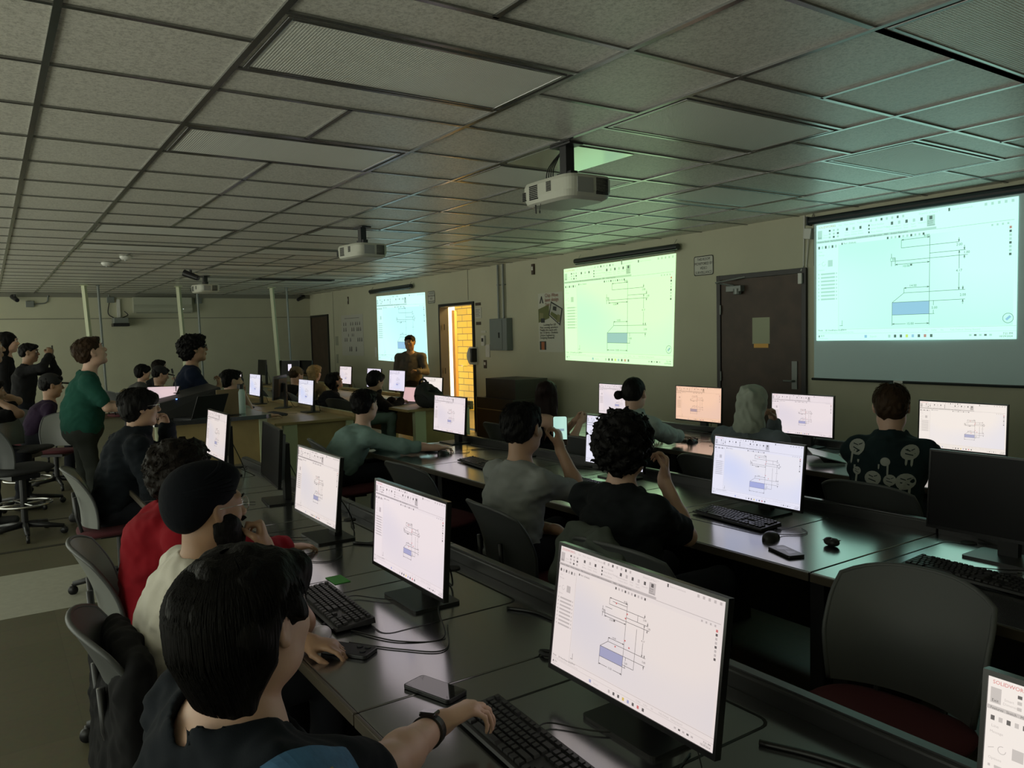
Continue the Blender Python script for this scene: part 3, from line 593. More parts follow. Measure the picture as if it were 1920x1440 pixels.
# ------------------------------------------------------------------ ceiling projectors
def projector(loc, rz, label, cables=True):
    t = thing('ceiling_projector', loc, label, 'projector', rz=rz); Wp, Dp, Hp = .47, .33, .13
    n = 40; P = []
    for i in range(n):
        a = math.tau*i/n; c, s_ = math.cos(a), math.sin(a); P.append((Wp/2*abs(c)**.38*(1 if c > 0 else -1), Dp/2*abs(s_)**.38*(1 if s_ > 0 else -1)))
    m = MB()
    rings = [(-.5, .80), (-.40, .93), (-.15, 1.0), (.35, 1.0), (.5, .955)]; k = 0
    for zz, sc_ in rings: m.v += [(p[0]*sc_, p[1]*sc_, zz*Hp) for p in P]
    for r in range(len(rings)-1):
        for i in range(n): a, b = r*n+i, r*n+(i+1) % n; m.f.append((a, b, b+n, a+n)); m.m.append(0)
    m.f.append(tuple(range(n-1, -1, -1))); m.m.append(0); e = (len(rings)-1)*n; m.f.append(tuple(e+i for i in range(n))); m.m.append(0)
    m.build('housing', mat('projector_shell', (.50, .51, .44), .42), t, smooth=False, bevel=.004)
    def vent(nm, x0, x1, y, z0, z1, nx, nz, face):
        m = MB()
        for i in range(nx):
            for j in range(nz):
                u = x0+(x1-x0)*(i+.5)/nx; z = z0+(z1-z0)*(j+.5)/nz; du, dz = (x1-x0)/nx*.32, (z1-z0)/nz*.34
                if face == 'y': m.bb(u-du, u+du, y-.003, y+.004, z-dz, z+dz)
                else: m.bb(y-.004, y+.003, u-du, u+du, z-dz, z+dz)
        m.build('vent', M_blackm, t)
    vent('v', -.13, -.05, -Dp/2, -.035, .045, 7, 8, 'y'); vent('v', .03, .075, -Dp/2, -.01, .045, 4, 7, 'y'); vent('v', -.205, -.17, -Dp/2+.006, -.03, .02, 3, 5, 'y')
    vent('v', .02, .105, Wp/2, -.04, .05, 8, 11, 'x')
    m = MB(); m.bb(Wp/2-.002, Wp/2+.0025, -.11, .0, -.035, .045); m.build('port_panel', mat('port_grey', (.30, .31, .30), .5), t, bevel=.002)
    m = MB(); m.tube([(-.06, Dp/2-.03, 0), (-.06, Dp/2+.02, 0)], [.05, .045], 20); m.build('lens_barrel', M_black, t); m = MB(); m.tube([(-.06, Dp/2+.015, 0), (-.06, Dp/2+.022, 0)], .036, 20); m.build('lens', M_mic, t)
    m = MB(); m.bb(-.06, .08, -.07, .07, Hp/2, Hp/2+.012)
    for sx in (-1, 1):
        for sy in (-1, 1): m.tube([(sx*.05+.01, sy*.05, Hp/2+.01), (sx*.12+.01, sy*.11, Hp/2)], .008)
    m.bb(-.02, .04, -.03, .03, Hp/2, 2.598-loc[2]); m.bb(-.055, .075, -.025, .025, Hp/2+.012, Hp/2+.05); m.bb(-.08, .10, -.05, .05, 2.585-loc[2], 2.598-loc[2]); m.build('ceiling_mount', M_black, t, bevel=.003)
    if cables:
        for i in range(4): m = MB(); m.tube(curve_pts([(-.16+i*.022, -.02, Hp/2-.01), (-.165+i*.02, -.01, Hp/2+.08), (-.15+i*.015, .02, Hp/2+.14), (-.10, .05, 2.59-loc[2])]), .0035, 6); m.build('cable', M_cable, t)
        m = MB(); m.tube(curve_pts([(-.10, -Dp/2+.02, -.06), (-.095, -Dp/2+.02, -.11)]), .004, 6); m.tube(curve_pts([(-.05, -Dp/2+.02, -.06), (-.035, -Dp/2, -.10)]), .0015, 5); m.lathe((-.033, -Dp/2, -.11), [(.003, -.008), (.005, 0), (.002, .01)], 8); m.build('hanging_strap', M_black, t)
projector((-.66, 2.52, 2.33), R_(0), 'large white ceiling projector nearest the camera in the middle of the ceiling')
projector((-4.15, 2.78, 2.36), R_(6), 'white ceiling projector second in line, hanging left of the middle image', False)
projector((-10.3, 2.72, 2.39), R_(8), 'farthest white ceiling projector above the wood desks', False)

# ================================================================== FURNITURE
def desk_unit(name, x0, x1, y0, y1, label, cat='desk', group=None, mt=None, hatch=None, edge=None, wood=False, rail=True, side=None):
    w_, d_ = x1-x0, y1-y0; t = thing(name, ((x0+x1)/2, (y0+y1)/2, 0), label, cat, group)
    top = mt or M_desk; g_ = .003
    m = MB(); m.bb(-w_/2+g_, w_/2-g_, -d_/2+.012, d_/2, DZ-.03, DZ); m.build('tabletop', top, t, bevel=.003)
    m = MB(); m.bb(-w_/2+g_, w_/2-g_, -d_/2, -d_/2+.012, DZ-.034, DZ-.001); m.build('edge_strip', edge or M_deskedge, t, bevel=.003)
    if rail:
        m = MB(); m.bb(-w_/2+g_, w_/2-g_, d_/2, d_/2+.05, DZ-.06, DZ+.045); m.build('back_rail', M_oak if wood else mat('rail_dark', (.025, .025, .027), .4), t, bevel=.006)
        m = MB(); m.bb(-w_/2+g_, w_/2-g_, d_/2+.012, d_/2+.040, DZ+.045, DZ+.049); m.build('rail_cap', M_rail if not wood else M_cream, t)
    m = MB(); m.bb(-w_/2+.05, w_/2-.05, d_/2-.20, d_/2-.18, .12, DZ-.03); m.build('modesty_panel', M_oak if wood else M_blackm, t)
    for sx in (-1, 1):
        if wood:
            for (ya, yb) in ((-d_/2+.10, -d_/2+.25), (d_/2-.10, d_/2-.01)): m = MB(); m.bb(sx*(w_/2-.05)-.04, sx*(w_/2-.05)+.04, ya, yb, 0, DZ-.03); m.build('leg', M_cream, t, bevel=.003)
        else: m = MB(); m.bb(sx*(w_/2-.05)-.03, sx*(w_/2-.05)+.03, -d_/2+.12, d_/2-.05, .0, DZ-.03); m.build('leg', M_blackm, t, bevel=.003)
    if wood and side:
        m = MB(); m.bb(w_/2-.065, w_/2-.035, -d_/2+.25, d_/2-.10, .05, DZ-.03); m.build('end_panel', M_oak, t)
    if hatch:
        hx, hy, hw, hh = hatch; P = roundrect(hw, hh, .04, 4, hx, hy); Q = roundrect(hw-.016, hh-.016, .033, 4, hx, hy); m = MB(); n = len(P)
        for i in range(n): j = (i+1) % n; m.quad([(*P[i], DZ+.0006), (*P[j], DZ+.0006), (*Q[j], DZ+.0006), (*Q[i], DZ+.0006)])
        m.build('hatch_groove', M_groove, t)
    if rail and not wood:
        m = MB(); m.lathe((-w_/2+.16, d_/2-.06, DZ), [(.030, 0), (.030, .004), (.022, .005)], 16); m.build('cable_grommet', M_blackm, t)
    return t
ROW1 = [2.66, 1.63, .60, -.43, -1.46, -2.49]; ROW2 = [2.66, 1.63, .60, -.43, -1.46, -2.49]
names = ['by the right edge of the photo', 'right of centre', 'in the middle', 'left of centre', 'second from its left end', 'at its left end']
for i, xc in enumerate(ROW1):
    desk_unit('computer_desk', xc-.515, xc+.515, .44, 1.27, 'black desk unit of the nearest row, '+['cut off by the right edge', 'carrying the big nearest monitor', 'carrying the monitor beside the turbaned person', 'carrying the monitor before the red hoodie', 'carrying the dark sideways monitor', 'at its far end, carrying the leftmost monitor'][i], group='black desks of the nearest row', hatch=(-.12, .10, .46, .50))
for i, xc in enumerate(ROW2):
    desk_unit('computer_desk', xc-.515, xc+.515, 2.22, 3.12, 'black desk unit of the middle row, '+['cut off by the right edge', 'carrying the dark monitor seen from behind', 'carrying the bright monitor with keyboard and mouse', 'in front of the curly haired person', 'in front of the person holding up a phone', 'at its far end by the person in teal'][i], group='black desks of the middle row', hatch=(-.18, .10, .50, .52))
for i, xc in enumerate([1.25, .15, -.95, -2.05, -3.15]):
    desk_unit('computer_desk', xc-.55, xc+.55, 4.03, 5.0, 'black wall row desk, '+['carrying the rightmost monitor', 'carrying pink monitor and open laptop', 'carrying the peach tinted monitor', 'second from its left end', 'at its left end carrying the lilac monitor'][i], group='black desks of the wall row', hatch=(-.10, .10, .5, .5))
M_cream2 = M_cream
for i, xc in enumerate([-6.45, -8.25, -10.05]):
    desk_unit('wooden_desk', xc-.9, xc+.9, 2.30, 3.22, 'oak computer desk of the middle left group, '+['nearest end with cream legs', 'second along', 'farthest along'][i], group='oak desks of the middle left group', mt=M_oak, edge=M_oak, wood=True, side=(i == 0))
for i, xc in enumerate([-6.975, -9.0, -10.8]):
    desk_unit('wooden_desk', xc-(.9 if i else 1.125), xc+(.9 if i else 1.125), 4.05, 4.95, 'oak computer desk along the left projection, '+['nearest end under the backpack', 'second along', 'farthest along'][i], group='oak desks by the left projection', mt=M_oak, edge=M_oak, wood=True, side=(i == 0))


# ---- monitors
MON_TINT = {'pink': ((.78, .69, .67), ((.78, .69, .66), (.68, .63, .67))), 'blue': ((.80, .79, .92), ((.80, .78, .86), (.62, .67, .92))), 'rose': ((.84, .74, .77), ((.84, .74, .76), (.74, .67, .74))),
            'peach': ((.92, .60, .43), ((.92, .60, .43), (.80, .54, .44))), 'white': ((.90, .82, .76), ((.90, .82, .76), (.76, .74, .82))), 'violet': ((.84, .78, .92), ((.84, .78, .9), (.72, .72, .92)))}
MM = {k: screen_mats('monitor_'+k, v[0], v[1], 1.0) for k, v in MON_TINT.items()}
SKS = [(-.16, 0, .8), (0, 0, .9), (.08, .04, .62), (-.06, .06, .6)]
SCR_CACHE = {}
def mon_screen(tint, k):
    if (tint, k) not in SCR_CACHE: SCR_CACHE[(tint, k)] = screen_mesh('monitor_image', .527, .296, MM[tint], sk=SKS[k], extra=True)
    return SCR_CACHE[(tint, k)]
MONP = {}
def mon_meshes():
    m = MB(); P = roundrect(.24, .175, .012, 3); m.prism(P, 0, .009); MONP['base'] = m.mesh('base', M_black)
    m = MB(); m.prism([(-.036, .02), (.036, .02), (.034, .055), (-.034, .055)], .009, .30); MONP['neck'] = m.mesh('neck', M_black)
    m = MB(); m.bb(-.2705, .2705, .0, .014, -.160, .156); m.bb(-.2705, .2705, -.0035, .0, -.160, -.148); m.bb(-.2705, .2705, -.0035, 0, .148, .156); m.bb(-.2705, -.2635, -.0035, 0, -.148, .148); m.bb(.2635, .2705, -.0035, 0, -.148, .148)
    MONP['bezel'] = m.mesh('bezel', M_bezel)
    m = MB(); m.prism([(-.2705+.03, .014), (.2705-.03, .014), (.17, .048), (-.17, .048)], -.12, .12); m.bb(-.06, .06, .048, .062, -.06, .06); MONP['housing'] = m.mesh('housing', mat('monitor_back', (.012, .012, .014), .5, spec=.3))
    m = MB(); m.quad([(-.2635, -.001, -.148), (.2635, -.001, -.148), (.2635, -.001, .148), (-.2635, -.001, .148)]); MONP['off'] = m.mesh('screen_off', mat('dark_screen', (.005, .005, .006), .35, spec=.15))
mon_meshes()
def monitor(x, y, label, tint=None, k=0, rz=0, z=.885, tilt=4, group='desk monitors', dz=DZ, turn=0, bl=True):
    t = thing('monitor', (x, y, dz), label, 'monitor', group, rz=R_(rz)); zz = z-dz
    for nm in ('base', 'neck'):
        o = bpy.data.objects.new('monitor_'+nm, MONP[nm]); col.objects.link(o); o.parent = t; o.location = (0, 0, 0) if nm == 'base' else (0, 0, 0)
        if nm == 'neck': o.scale = (1, 1, (zz+.05)/.30)
    M = Matrix.Translation((0, -.045, zz)) @ Matrix.Rotation(R_(turn), 4, 'Z') @ Matrix.Rotation(R_(-tilt), 4, 'X')
    b = bpy.data.objects.new('bezel', MONP['bezel']); col.objects.link(b); b.parent = t; b.matrix_local = M
    h = bpy.data.objects.new('back_housing', MONP['housing']); col.objects.link(h); h.parent = t; h.matrix_local = M
    s_ = bpy.data.objects.new('screen', mon_screen(tint, k) if tint else MONP['off']); col.objects.link(s_); s_.parent = t; s_.matrix_local = M @ Matrix.Translation((0, -.0008, 0))
    m = MB(); c = curve_pts([(0, .05, zz-.05), (.02, .10, .10), (-.03, .14, .012), (-.14, .17, .008), (-.20, .20, .008)], 6); m.tube(c, .0032, 6); m.build('cable', M_cable, t)
    return t
# nearest row
monitor(2.58, .965, 'white lit monitor cut off by the bottom right corner, nearest row', 'white', 3, z=.885, tilt=6)
monitor(1.575, .955, 'big lit monitor in the bottom right foreground with a large CAD drawing', 'pink', 0, z=.862, tilt=8)
monitor(.485, .95, 'lit monitor in the middle foreground, above the keyboard of the turbaned person', 'rose', 3, z=.872, tilt=4)
monitor(-.53, 1.0, 'lit narrow looking monitor left of the middle foreground one', 'pink', 3, z=.885, tilt=6)
monitor(-1.47, 1.08, 'dark switched-off monitor seen nearly edge-on in the nearest row', None, 0, rz=-7, z=.915)
monitor(-2.58, 1.05, 'leftmost lit monitor of the nearest row, by the person with hand on chin', 'pink', 3, z=.92, tilt=6)
# middle row
monitor(1.47, 2.93, 'dark switched-off monitor at the right edge of the middle row', None, 0, z=.885)
monitor(.385, 2.88, 'bright lit monitor in the middle row behind a keyboard and mouse', 'blue', 1, z=.848, tilt=6)
monitor(-.75, 2.97, 'lit monitor hidden partly behind the curly head', 'blue', 3, z=.865)
monitor(-2.86, 3.0, 'lit monitor at the left end of the middle row, before the person in teal', 'rose', 3, z=.885)
# wall row
monitor(.385, 4.86, 'rightmost lit monitor of the row by the wall', 'white', 2, z=.895, tilt=2)
monitor(-.76, 4.84, 'pinkish lit monitor right of the hooded person', 'rose', 3, z=.89, tilt=2)
monitor(-1.93, 5.0, 'peach tinted monitor left of the brown door', 'peach', 0, z=.89, tilt=2)
monitor(-2.95, 4.95, 'lilac lit monitor behind the person with the hair bun', 'rose', 3, z=.875, tilt=2)
# oak rows
monitor(-6.55, 3.05, 'bluish lit monitor on the oak desk nearest the camera', 'blue', 3, z=.895)
monitor(-7.45, 3.0, 'dark monitor turned away between two lit ones on the oak desks', None, 0, rz=-35, z=.92)
monitor(-8.40, 2.95, 'bluish lit monitor right of the person resting chin on hand', 'blue', 3, z=.915)
monitor(-9.2, 2.9, 'pink lit monitor partly hidden by the face of the person resting chin on hand', 'rose', 3, z=.93)
monitor(-6.42, 4.75, 'lit monitor behind the black backpack', 'white', 3, z=.845)
monitor(-7.72, 4.85, 'violet lit monitor in front of the presenter', 'violet', 3, z=.90)
monitor(-8.78, 4.95, 'lit monitor left of the black haired person in a hoodie', 'violet', 3, z=.90)
monitor(-10.1, 5.0, 'lit narrow monitor near the leaning woman', 'rose', 3, z=.905)
desk_unit('wooden_desk', -13.9, -11.9, 4.35, 5.3, 'farthest oak desk under the dark far monitors', mt=M_oak, edge=M_oak, wood=True)
monitor(-13.2, 4.45, 'far dark monitor left of the rightmost pole', None, 0, z=1.0)
_t = monitor(-12.6, 4.8, 'far dark monitor with a bright strip on it right of the pole', None, 0, rz=30, z=.98)
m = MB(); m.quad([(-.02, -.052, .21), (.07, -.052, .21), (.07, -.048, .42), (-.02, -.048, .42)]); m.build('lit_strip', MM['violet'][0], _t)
monitor(-12.2, 5.0, 'far dark monitor behind the cap wearing person', None, 0, rz=10, z=.98)
desk_unit('wooden_desk', -14.2, -12.0, 1.9, 2.7, 'oak desk between the two far seated people', mt=M_oak, edge=M_oak, wood=True)

# ---- keyboards
def key_layout():
    K = []; u = .0187; x0 = -.2135; y0 = .052
    def rowk(y, ws, x=x0, h=.0155):
        for w_ in ws:
            if w_ > 0: K.append((x+w_*u/2, y, w_*u-.003, h))
            x += abs(w_)*u
    rowk(y0, [1, -1, 1, 1, 1, 1, -.5, 1, 1, 1, 1, -.5, 1, 1, 1, 1, -.25, 1, 1, 1, -.25, 1, 1, 1, 1], h=.011)
    rowk(y0-.020, [1]*13+[2, -.25, 1, 1, 1, -.25, 1, 1, 1, 1]); rowk(y0-.039, [1.5]+[1]*12+[1.5, -.25, 1, 1, 1, -.25, 1, 1, 1, 1])
    rowk(y0-.058, [1.75]+[1]*11+[2.25, -3.5, 1, 1, 1]); rowk(y0-.077, [2.25]+[1]*10+[2.75, -1.25, 1, -1.25, 1, 1, 1, 1]); rowk(y0-.096, [1.25, 1.25, 1.25, 6.25, 1.25, 1.25, 1.25, 1.25, -.25, 1, 1, 1, -.25, 2, 1, 1])
    return K
KL = key_layout()
def kb_body():
    m = MB(); v = [(-.222, -.063, .004), (.222, -.063, .004), (.222, .066, .006), (-.222, .066, .006), (-.220, -.061, .012), (.220, -.061, .012), (.220, .064, .024), (-.220, .064, .024)]
    m.v = v; m.f = [(3, 2, 1, 0), (4, 5, 6, 7), (0, 1, 5, 4), (1, 2, 6, 5), (2, 3, 7, 6), (3, 0, 4, 7)]; m.m = [0]*6
    for sx in (-1, 1): m.bb(sx*.19-.012, sx*.19+.012, .045, .060, -.002, .008)
    return m.mesh('keyboard_body', M_black)
KB = kb_body()
def keyz(y): return .012+(y+.061)/.125*.012
def key_mesh(w_, h): m = MB(); m.box((0, 0, .0035), (w_, h, .007), taper=.82); return m.mesh('key', M_key)
KM = {}
def keyboard(x, y, rz, label, individual=False):
    t = thing('keyboard', (x, y, DZ+.002), label, 'keyboard', 'black keyboards', rz=R_(rz))
    o = bpy.data.objects.new('keyboard_body', KB); col.objects.link(o); o.parent = t
    if individual:
        for i, (kx, ky, kw, kh) in enumerate(KL[:100]):
            kk = (round(kw, 4), round(kh, 4))
            if kk not in KM: KM[kk] = key_mesh(kw, kh)
            q = bpy.data.objects.new('key', KM[kk]); col.objects.link(q); q.parent = t; q.location = (kx, ky, keyz(ky)-.001); q.rotation_euler = (R_(5.4), 0, 0)
        rest = KL[100:]
    else: rest = KL
    if 'all' not in KM or individual:
        m = MB()
        for kx, ky, kw, kh in rest: m.box((kx, ky, keyz(ky)+.0025), (kw, kh, .007), M=Matrix.Rotation(R_(5.4), 3, 'X'), taper=.82)
        me = m.mesh('keys', M_key)
        if not individual: KM['all'] = me
    else: me = KM['all']
    q = bpy.data.objects.new('key_field', me); col.objects.link(q); q.parent = t; q['kind'] = 'stuff'
    m = MB(); m.tube(curve_pts([(-.05, .065, .012), (-.06, .11, .006), (.02, .17, .005), (.08, .24, .005)], 6), .002, 6); m.build('cable', M_cable, t)
    return t
keyboard(1.50, .672, -3, 'large black keyboard in the bottom foreground next to the wristwatch hand', True)
keyboard(.39, .665, -2, 'black keyboard right of the turbaned person, before the white mouse')
keyboard(-.62, .68, 3, 'black keyboard behind the fist of the turbaned person')
keyboard(-1.55, .70, 8, 'black keyboard below the dark sideways monitor')
keyboard(.42, 2.64, -5, 'black keyboard below the bright middle row monitor')
keyboard(-.68, 2.64, -4, 'black keyboard left of the curly haired person')
keyboard(-1.76, 2.56, -6, 'black keyboard right of the empty grey chair')
keyboard(1.50, 2.60, -4, 'black keyboard at the right edge on the middle row')
keyboard(-2.72, 2.62, 0, 'black keyboard under the hands of the person in teal')
keyboard(-1.75, 4.45, 0, 'black keyboard under the hands of the person with the bun')
keyboard(-6.55, 2.62, 4, 'black keyboard flat at the corner of the nearest oak desk')
keyboard(-7.9, 2.62, 0, 'black keyboard by the hand of the person resting chin on hand')
keyboard(-7.35, 4.40, 0, 'black keyboard before the black haired person in a hoodie')
def mouse(x, y, rz, label, mt, scale=1, cable=True):
    t = thing('mouse', (x, y, DZ), label, 'computer mouse', rz=R_(rz))
    def f(u, v):
        a = u*math.tau; h = v*math.pi/2; r = math.cos(h); zc = .036*math.sin(h)**.9 if h > 0 else 0
        return (.031*r*math.cos(a)*(1-.12*math.sin(a)), .055*r*math.sin(a)-.0, zc*(1-.25*r*math.sin(a)))
    m = MB(); m.grid(f, 28, 10); m.build('shell', mt, t, smooth=True)
    m = MB(); m.bb(-.003, .003, .018, .036, .026, .034); m.build('scroll_wheel', M_blackm, t, bevel=.002)
    if cable: m = MB(); m.tube(curve_pts([(0, .05, .01), (.01, .09, .004), (.06, .13, .003), (.07, .19, .003), (.02, .24, .003)], 6), .0018, 6); m.build('cable', M_cable, t)
    return t
mouse(.735, 2.50, 10, 'black mouse right of the bright middle row keyboard', M_black)
mouse(.60, .545, 40, 'white mouse under the near edge of the turbaned persons keyboard', mat('white_mouse', (.6, .58, .6), .3), cable=False)
mouse(-.25, .70, -10, 'black mouse gripped by the person in the red hoodie', M_black)
mouse(-2.33, 2.60, 10, 'black mouse under the right hand of the person in teal', M_black)
mouse(-1.50, 4.42, -5, 'black mouse under the sleeve of the person with the bun', M_black)
mouse(1.22, 5.0, 0, 'small black mouse at the far right of the wall row desk', M_black)
# loose cables
for i, (pts, r, lb) in enumerate((
    ([(.62, .64, .645), (.78, .72, .643), (.84, .84, .643), (.70, .90, .68), (.60, .99, .70)], .0022, 'thin black cable curling from the middle foreground keyboard to its monitor'),
    ([(.70, .60, .643), (.84, .70, .643), (.92, .80, .643), (.76, .90, .643)], .002, 'thin loose cable crossing in front of the middle foreground monitor base'),
    ([(1.72, .60, .66), (1.74, .66, .70), (1.78, .70, .68), (1.80, .76, .643), (1.72, .95, .643)], .002, 'thin looping cable between the near keyboard and the big monitor base'),
    ([(1.83, .80, .643), (1.80, .90, .643), (1.70, .96, .72)], .0016, 'grey wire falling beside the big monitor stand'),
    ([(.75, 1.13, .645), (.85, 1.18, .645), (1.02, 1.19, .645), (1.12, 1.22, .66)], .006, 'thick black cable behind the middle foreground monitor'),
    ([(1.78, 1.10, .645), (1.92, 1.16, .645), (2.15, 1.20, .645)], .007, 'thick black cable behind the big foreground monitor'),
    ([(-.35, 1.05, .645), (-.2, 1.14, .645), (.02, 1.12, .645), (.15, 1.2, .66)], .006, 'black cable behind the narrow looking foreground monitor'),
    ([(-2.5, 2.95, .66), (-2.3, 3.05, .645), (-2.15, 3.10, .645), (-2.0, 3.14, .645)], .007, 'black cable bundle at the left end of the middle row'),
    ([(-1.35, 3.02, .645), (-1.15, 3.08, .645), (-1.22, 2.98, .645), (-1.05, 3.05, .645)], .004, 'loose black cable on the middle row by the raised phone'),
    ([(-1.75, 4.8, .66), (-1.6, 4.92, .645), (-1.4, 4.9, .645), (-1.2, 4.96, .645)], .006, 'black cable behind the peach tinted monitor'),
    ([(-.55, 4.8, .66), (-.4, 4.9, .645), (-.2, 4.92, .645), (.0, 4.96, .645)], .006, 'black cable behind the pinkish monitor'))):
    m = MB(); m.tube(curve_pts(pts, 8), r, 6); tag(m.build('cable', M_cable, smooth=True), lb, 'cable')

# ---- small things on the desks
def phone(x, y, z, rz, label, lit=None, M=None, case=M_black, ln=.152):
    t = thing('phone', (x, y, z), label, 'phone', rz=R_(rz))
    if M is not None: t.rotation_euler = M
    P = roundrect(.074, ln, .010, 3); m = MB(); m.prism(P, 0, .010); m.build('case', case, t, bevel=.0015)
    Q = roundrect(.068, ln-.008, .008, 3); m = MB(); m.quad([(p[0], p[1], .0104) for p in Q])
    m.build('screen', lit or mat('phone_glass', (.01, .01, .012), .06), t)
    return t
tt = phone(1.13, .655, DZ+.001, -72, 'black phone lying by the hand with the wristwatch, reflecting the big monitor', mat('phone_mirror', (.02, .02, .02), .04, spec=1.0), ln=.16)
tt = phone(.76, .575, DZ+.001, -55, 'black cased phone face down under the fingers of the turbaned person', M_blackm)
m = MB()
for i, (a, b) in enumerate(((-.018, .052), (.010, .052), (-.018, .026))): m.tube([(a, b, .008), (a, b, .0135)], .009, 12)
m.build('camera_lens', M_mic, tt)
tt = phone(.905, 2.37, DZ+.001, 70, 'phone with patterned back lying near the edge of the middle row', mat('phone_back', (.09, .09, .10), .3))
m = MB(); m.quad([(-.02, -.05, .0108), (.025, -.04, .0108), (.0, .01, .0108)]); m.quad([(-.025, .02, .0108), (.02, .0, .0108), (.025, .05, .0108), (-.01, .055, .0108)]); m.build('sticker', M_rail, tt)
t = thing('earbud_case', (.955, 2.60, DZ), 'small black rounded case alone on the middle row desk', 'case')
m = MB(); m.grid(lambda u, v: (.035*math.cos(u*math.tau)*math.sin(math.pi*v)**.6, .022*math.sin(u*math.tau)*math.sin(math.pi*v)**.6, .018-.017*math.cos(math.pi*v)-.006*math.exp(-(math.cos(u*math.tau)*3)**2)*v), 24, 10); m.build('body', M_black, t, smooth=True)
m = MB(); m.bb(-.028, .028, -.0235, .0235, .0235, .025); m.build('lid_seam', M_groove, t, bevel=.001)
m = MB(); m.tube(curve_pts([(1.155, 1.02, .646), (1.13, 1.0, .648), (1.10, 1.01, .645), (1.12, 1.03, .645)], 6), .006, 6); tag(m.build('grommet_cap', M_blackm), 'little black clip beside the big foreground monitor', 'clip')
m = MB(); m.bb(-.05, .05, -.03, .03, 0, .002); tag(m.build('sticky_note', mat('green_note', (.06, .30, .05), .7), loc=(.10, .80, DZ+.0005)), 'bright green note by the edge of the desk behind the fist', 'note')
# open laptops
def laptop(x, y, rz, label, lit=None, lidcol=None, open_deg=110, z=DZ, tilt=0):
    t = thing('laptop', (x, y, z), label, 'laptop', rz=R_(rz))
    m = MB(); m.prism(roundrect(.33, .23, .012, 3), 0, .012); m.build('base', lidcol or M_grey, t)
    m = MB(); m.bb(-.14, .14, -.02, .09, .012, .0128); m.build('keyboard', M_blackm, t)
    a = R_(180-open_deg); R3 = Matrix.Translation((0, .115, .012)) @ Matrix.Rotation(a-R_(90) if False else R_(90-open_deg+0)*1.0, 4, 'X')
    m = MB(); m.bb(-.165, .165, 0, .007, 0, .215); o = m.build('lid', lidcol or M_grey, t, bevel=.002); o.matrix_local = R3
    m = MB(); m.quad([(-.155, -.001, .012), (.155, -.001, .012), (.155, -.001, .205), (-.155, -.001, .205)]); o2 = m.build('screen', lit or MONP['off'].materials[0], t); o2.matrix_local = R3
    return t
laptop(-.30, 4.40, -48, 'pale silver laptop with nearly closed lid beside the smiley hoodie', lidcol=mat('teal_silver', (.45, .60, .57), .28, .4), open_deg=14)
laptop(-6.75, 4.42, 12, 'open laptop with pinkish page in front of the backpack', lit=bg_mat('laptop_page', (.72, .45, .45), (.66, .42, .44), 1), open_deg=105)
# black backpack
t = thing('backpack', (-5.98, 4.42, DZ), 'black backpack lying on the corner of the oak desk', 'backpack')
def bag(u, v):
    a = u*math.tau; h = math.pi*v; r = math.sin(h)**.5
    return (.27*r*math.cos(a)*(1+.08*math.sin(3*a+2*h)), .16*r*math.sin(a), .13*(1-math.cos(h))*(1-.25*math.cos(a))+.006*math.sin(9*a+5*h))
m = MB(); m.grid(bag, 40, 20); m.build('body', mat('bag_fabric', (.014, .018, .018), .8, bump=(120, .4, .003)), t, smooth=True)
m = MB(); m.tube(curve_pts([(-.18, -.05, .22), (-.10, -.07, .34), (.02, -.06, .35), (.10, -.05, .22)]), .014, 8); m.build('handle', M_blackm, t)
m = MB(); m.tube(curve_pts([(-.2, -.1, .1), (-.05, -.17, .17), (.12, -.15, .15), (.22, -.08, .06)]), .012, 8); m.build('strap', M_blackm, t)
# instructor console on the first oak desk
t = thing('instructor_console', (-4.58, 1.32, 0), 'tall instructor console with oak end and black slanted top, before the standing person in navy', 'console')
m = MB(); m.bb(-.40, .34, -.36, .44, .04, .845); m.build('cabinet', M_oak, t, bevel=.004)
for ya in (-.42, .44): m = MB(); m.bb(.28, .36, ya, ya+.07, 0, .845); m.build('leg', M_cream, t, bevel=.003)
m = MB(); m.prism(roundrect(.88, 1.02, .06, 4, 0, .03), .845, .880); m.build('countertop', M_desk, t)
m = MB(); v = [(-.40, -.44, .88), (.18, -.44, .88), (.18, .20, .88), (-.40, .20, .88), (-.38, -.42, 1.02), (.10, -.42, 1.00), (.10, .18, 1.13), (-.38, .18, 1.15)]; m.v = v; m.f = [(3, 2, 1, 0), (4, 5, 6, 7), (0, 1, 5, 4), (1, 2, 6, 5), (2, 3, 7, 6), (3, 0, 4, 7)]; m.m = [0]*6; m.build('equipment_housing', mat('console_black', (.010, .011, .012), .5), t, bevel=.01)
m = MB(); m.bb(.16, .185, .12, .33, .88, 1.11); m.build('side_board', mat('console_board', (.16, .12, .06), .5), t, bevel=.004)
m = MB(); m.lathe((.108, -.20, 1.045), [(.006, -.002), (.008, .004)], 10); m.build('indicator_light', emi('blue_led', (.15, .35, 1.0), 3), t)
m = MB(); m.tube(curve_pts([(.25, -.10, .885), (.28, .05, .90), (.26, .20, .885), (.30, .30, .885)]), .004, 6); m.build('cable', M_cable, t)
laptop(-4.33, 1.26, -62, 'black open laptop on the console counter', lidcol=M_black, open_deg=115, z=.88)
t = thing('tilted_tablet', (-4.78, 1.02, 1.035), 'tilted lit display on top of the instructor console near the far seated people', 'display', rz=R_(25)); t.rotation_euler = (R_(-58), R_(0), R_(62))
m = MB(); m.bb(-.15, .15, 0, .02, .0, .20); m.build('housing', M_black, t, bevel=.005); m = MB(); m.quad([(-.14, -.002, .01), (.14, -.002, .01), (.14, -.002, .19), (-.14, -.002, .19)]); m.build('screen', bg_mat('tablet_page', (.74, .56, .58), (.60, .48, .52), 1), t)
t = thing('microphone', (-4.80, 1.18, 1.075), 'gooseneck microphone rising from the console left of the person in navy', 'microphone')
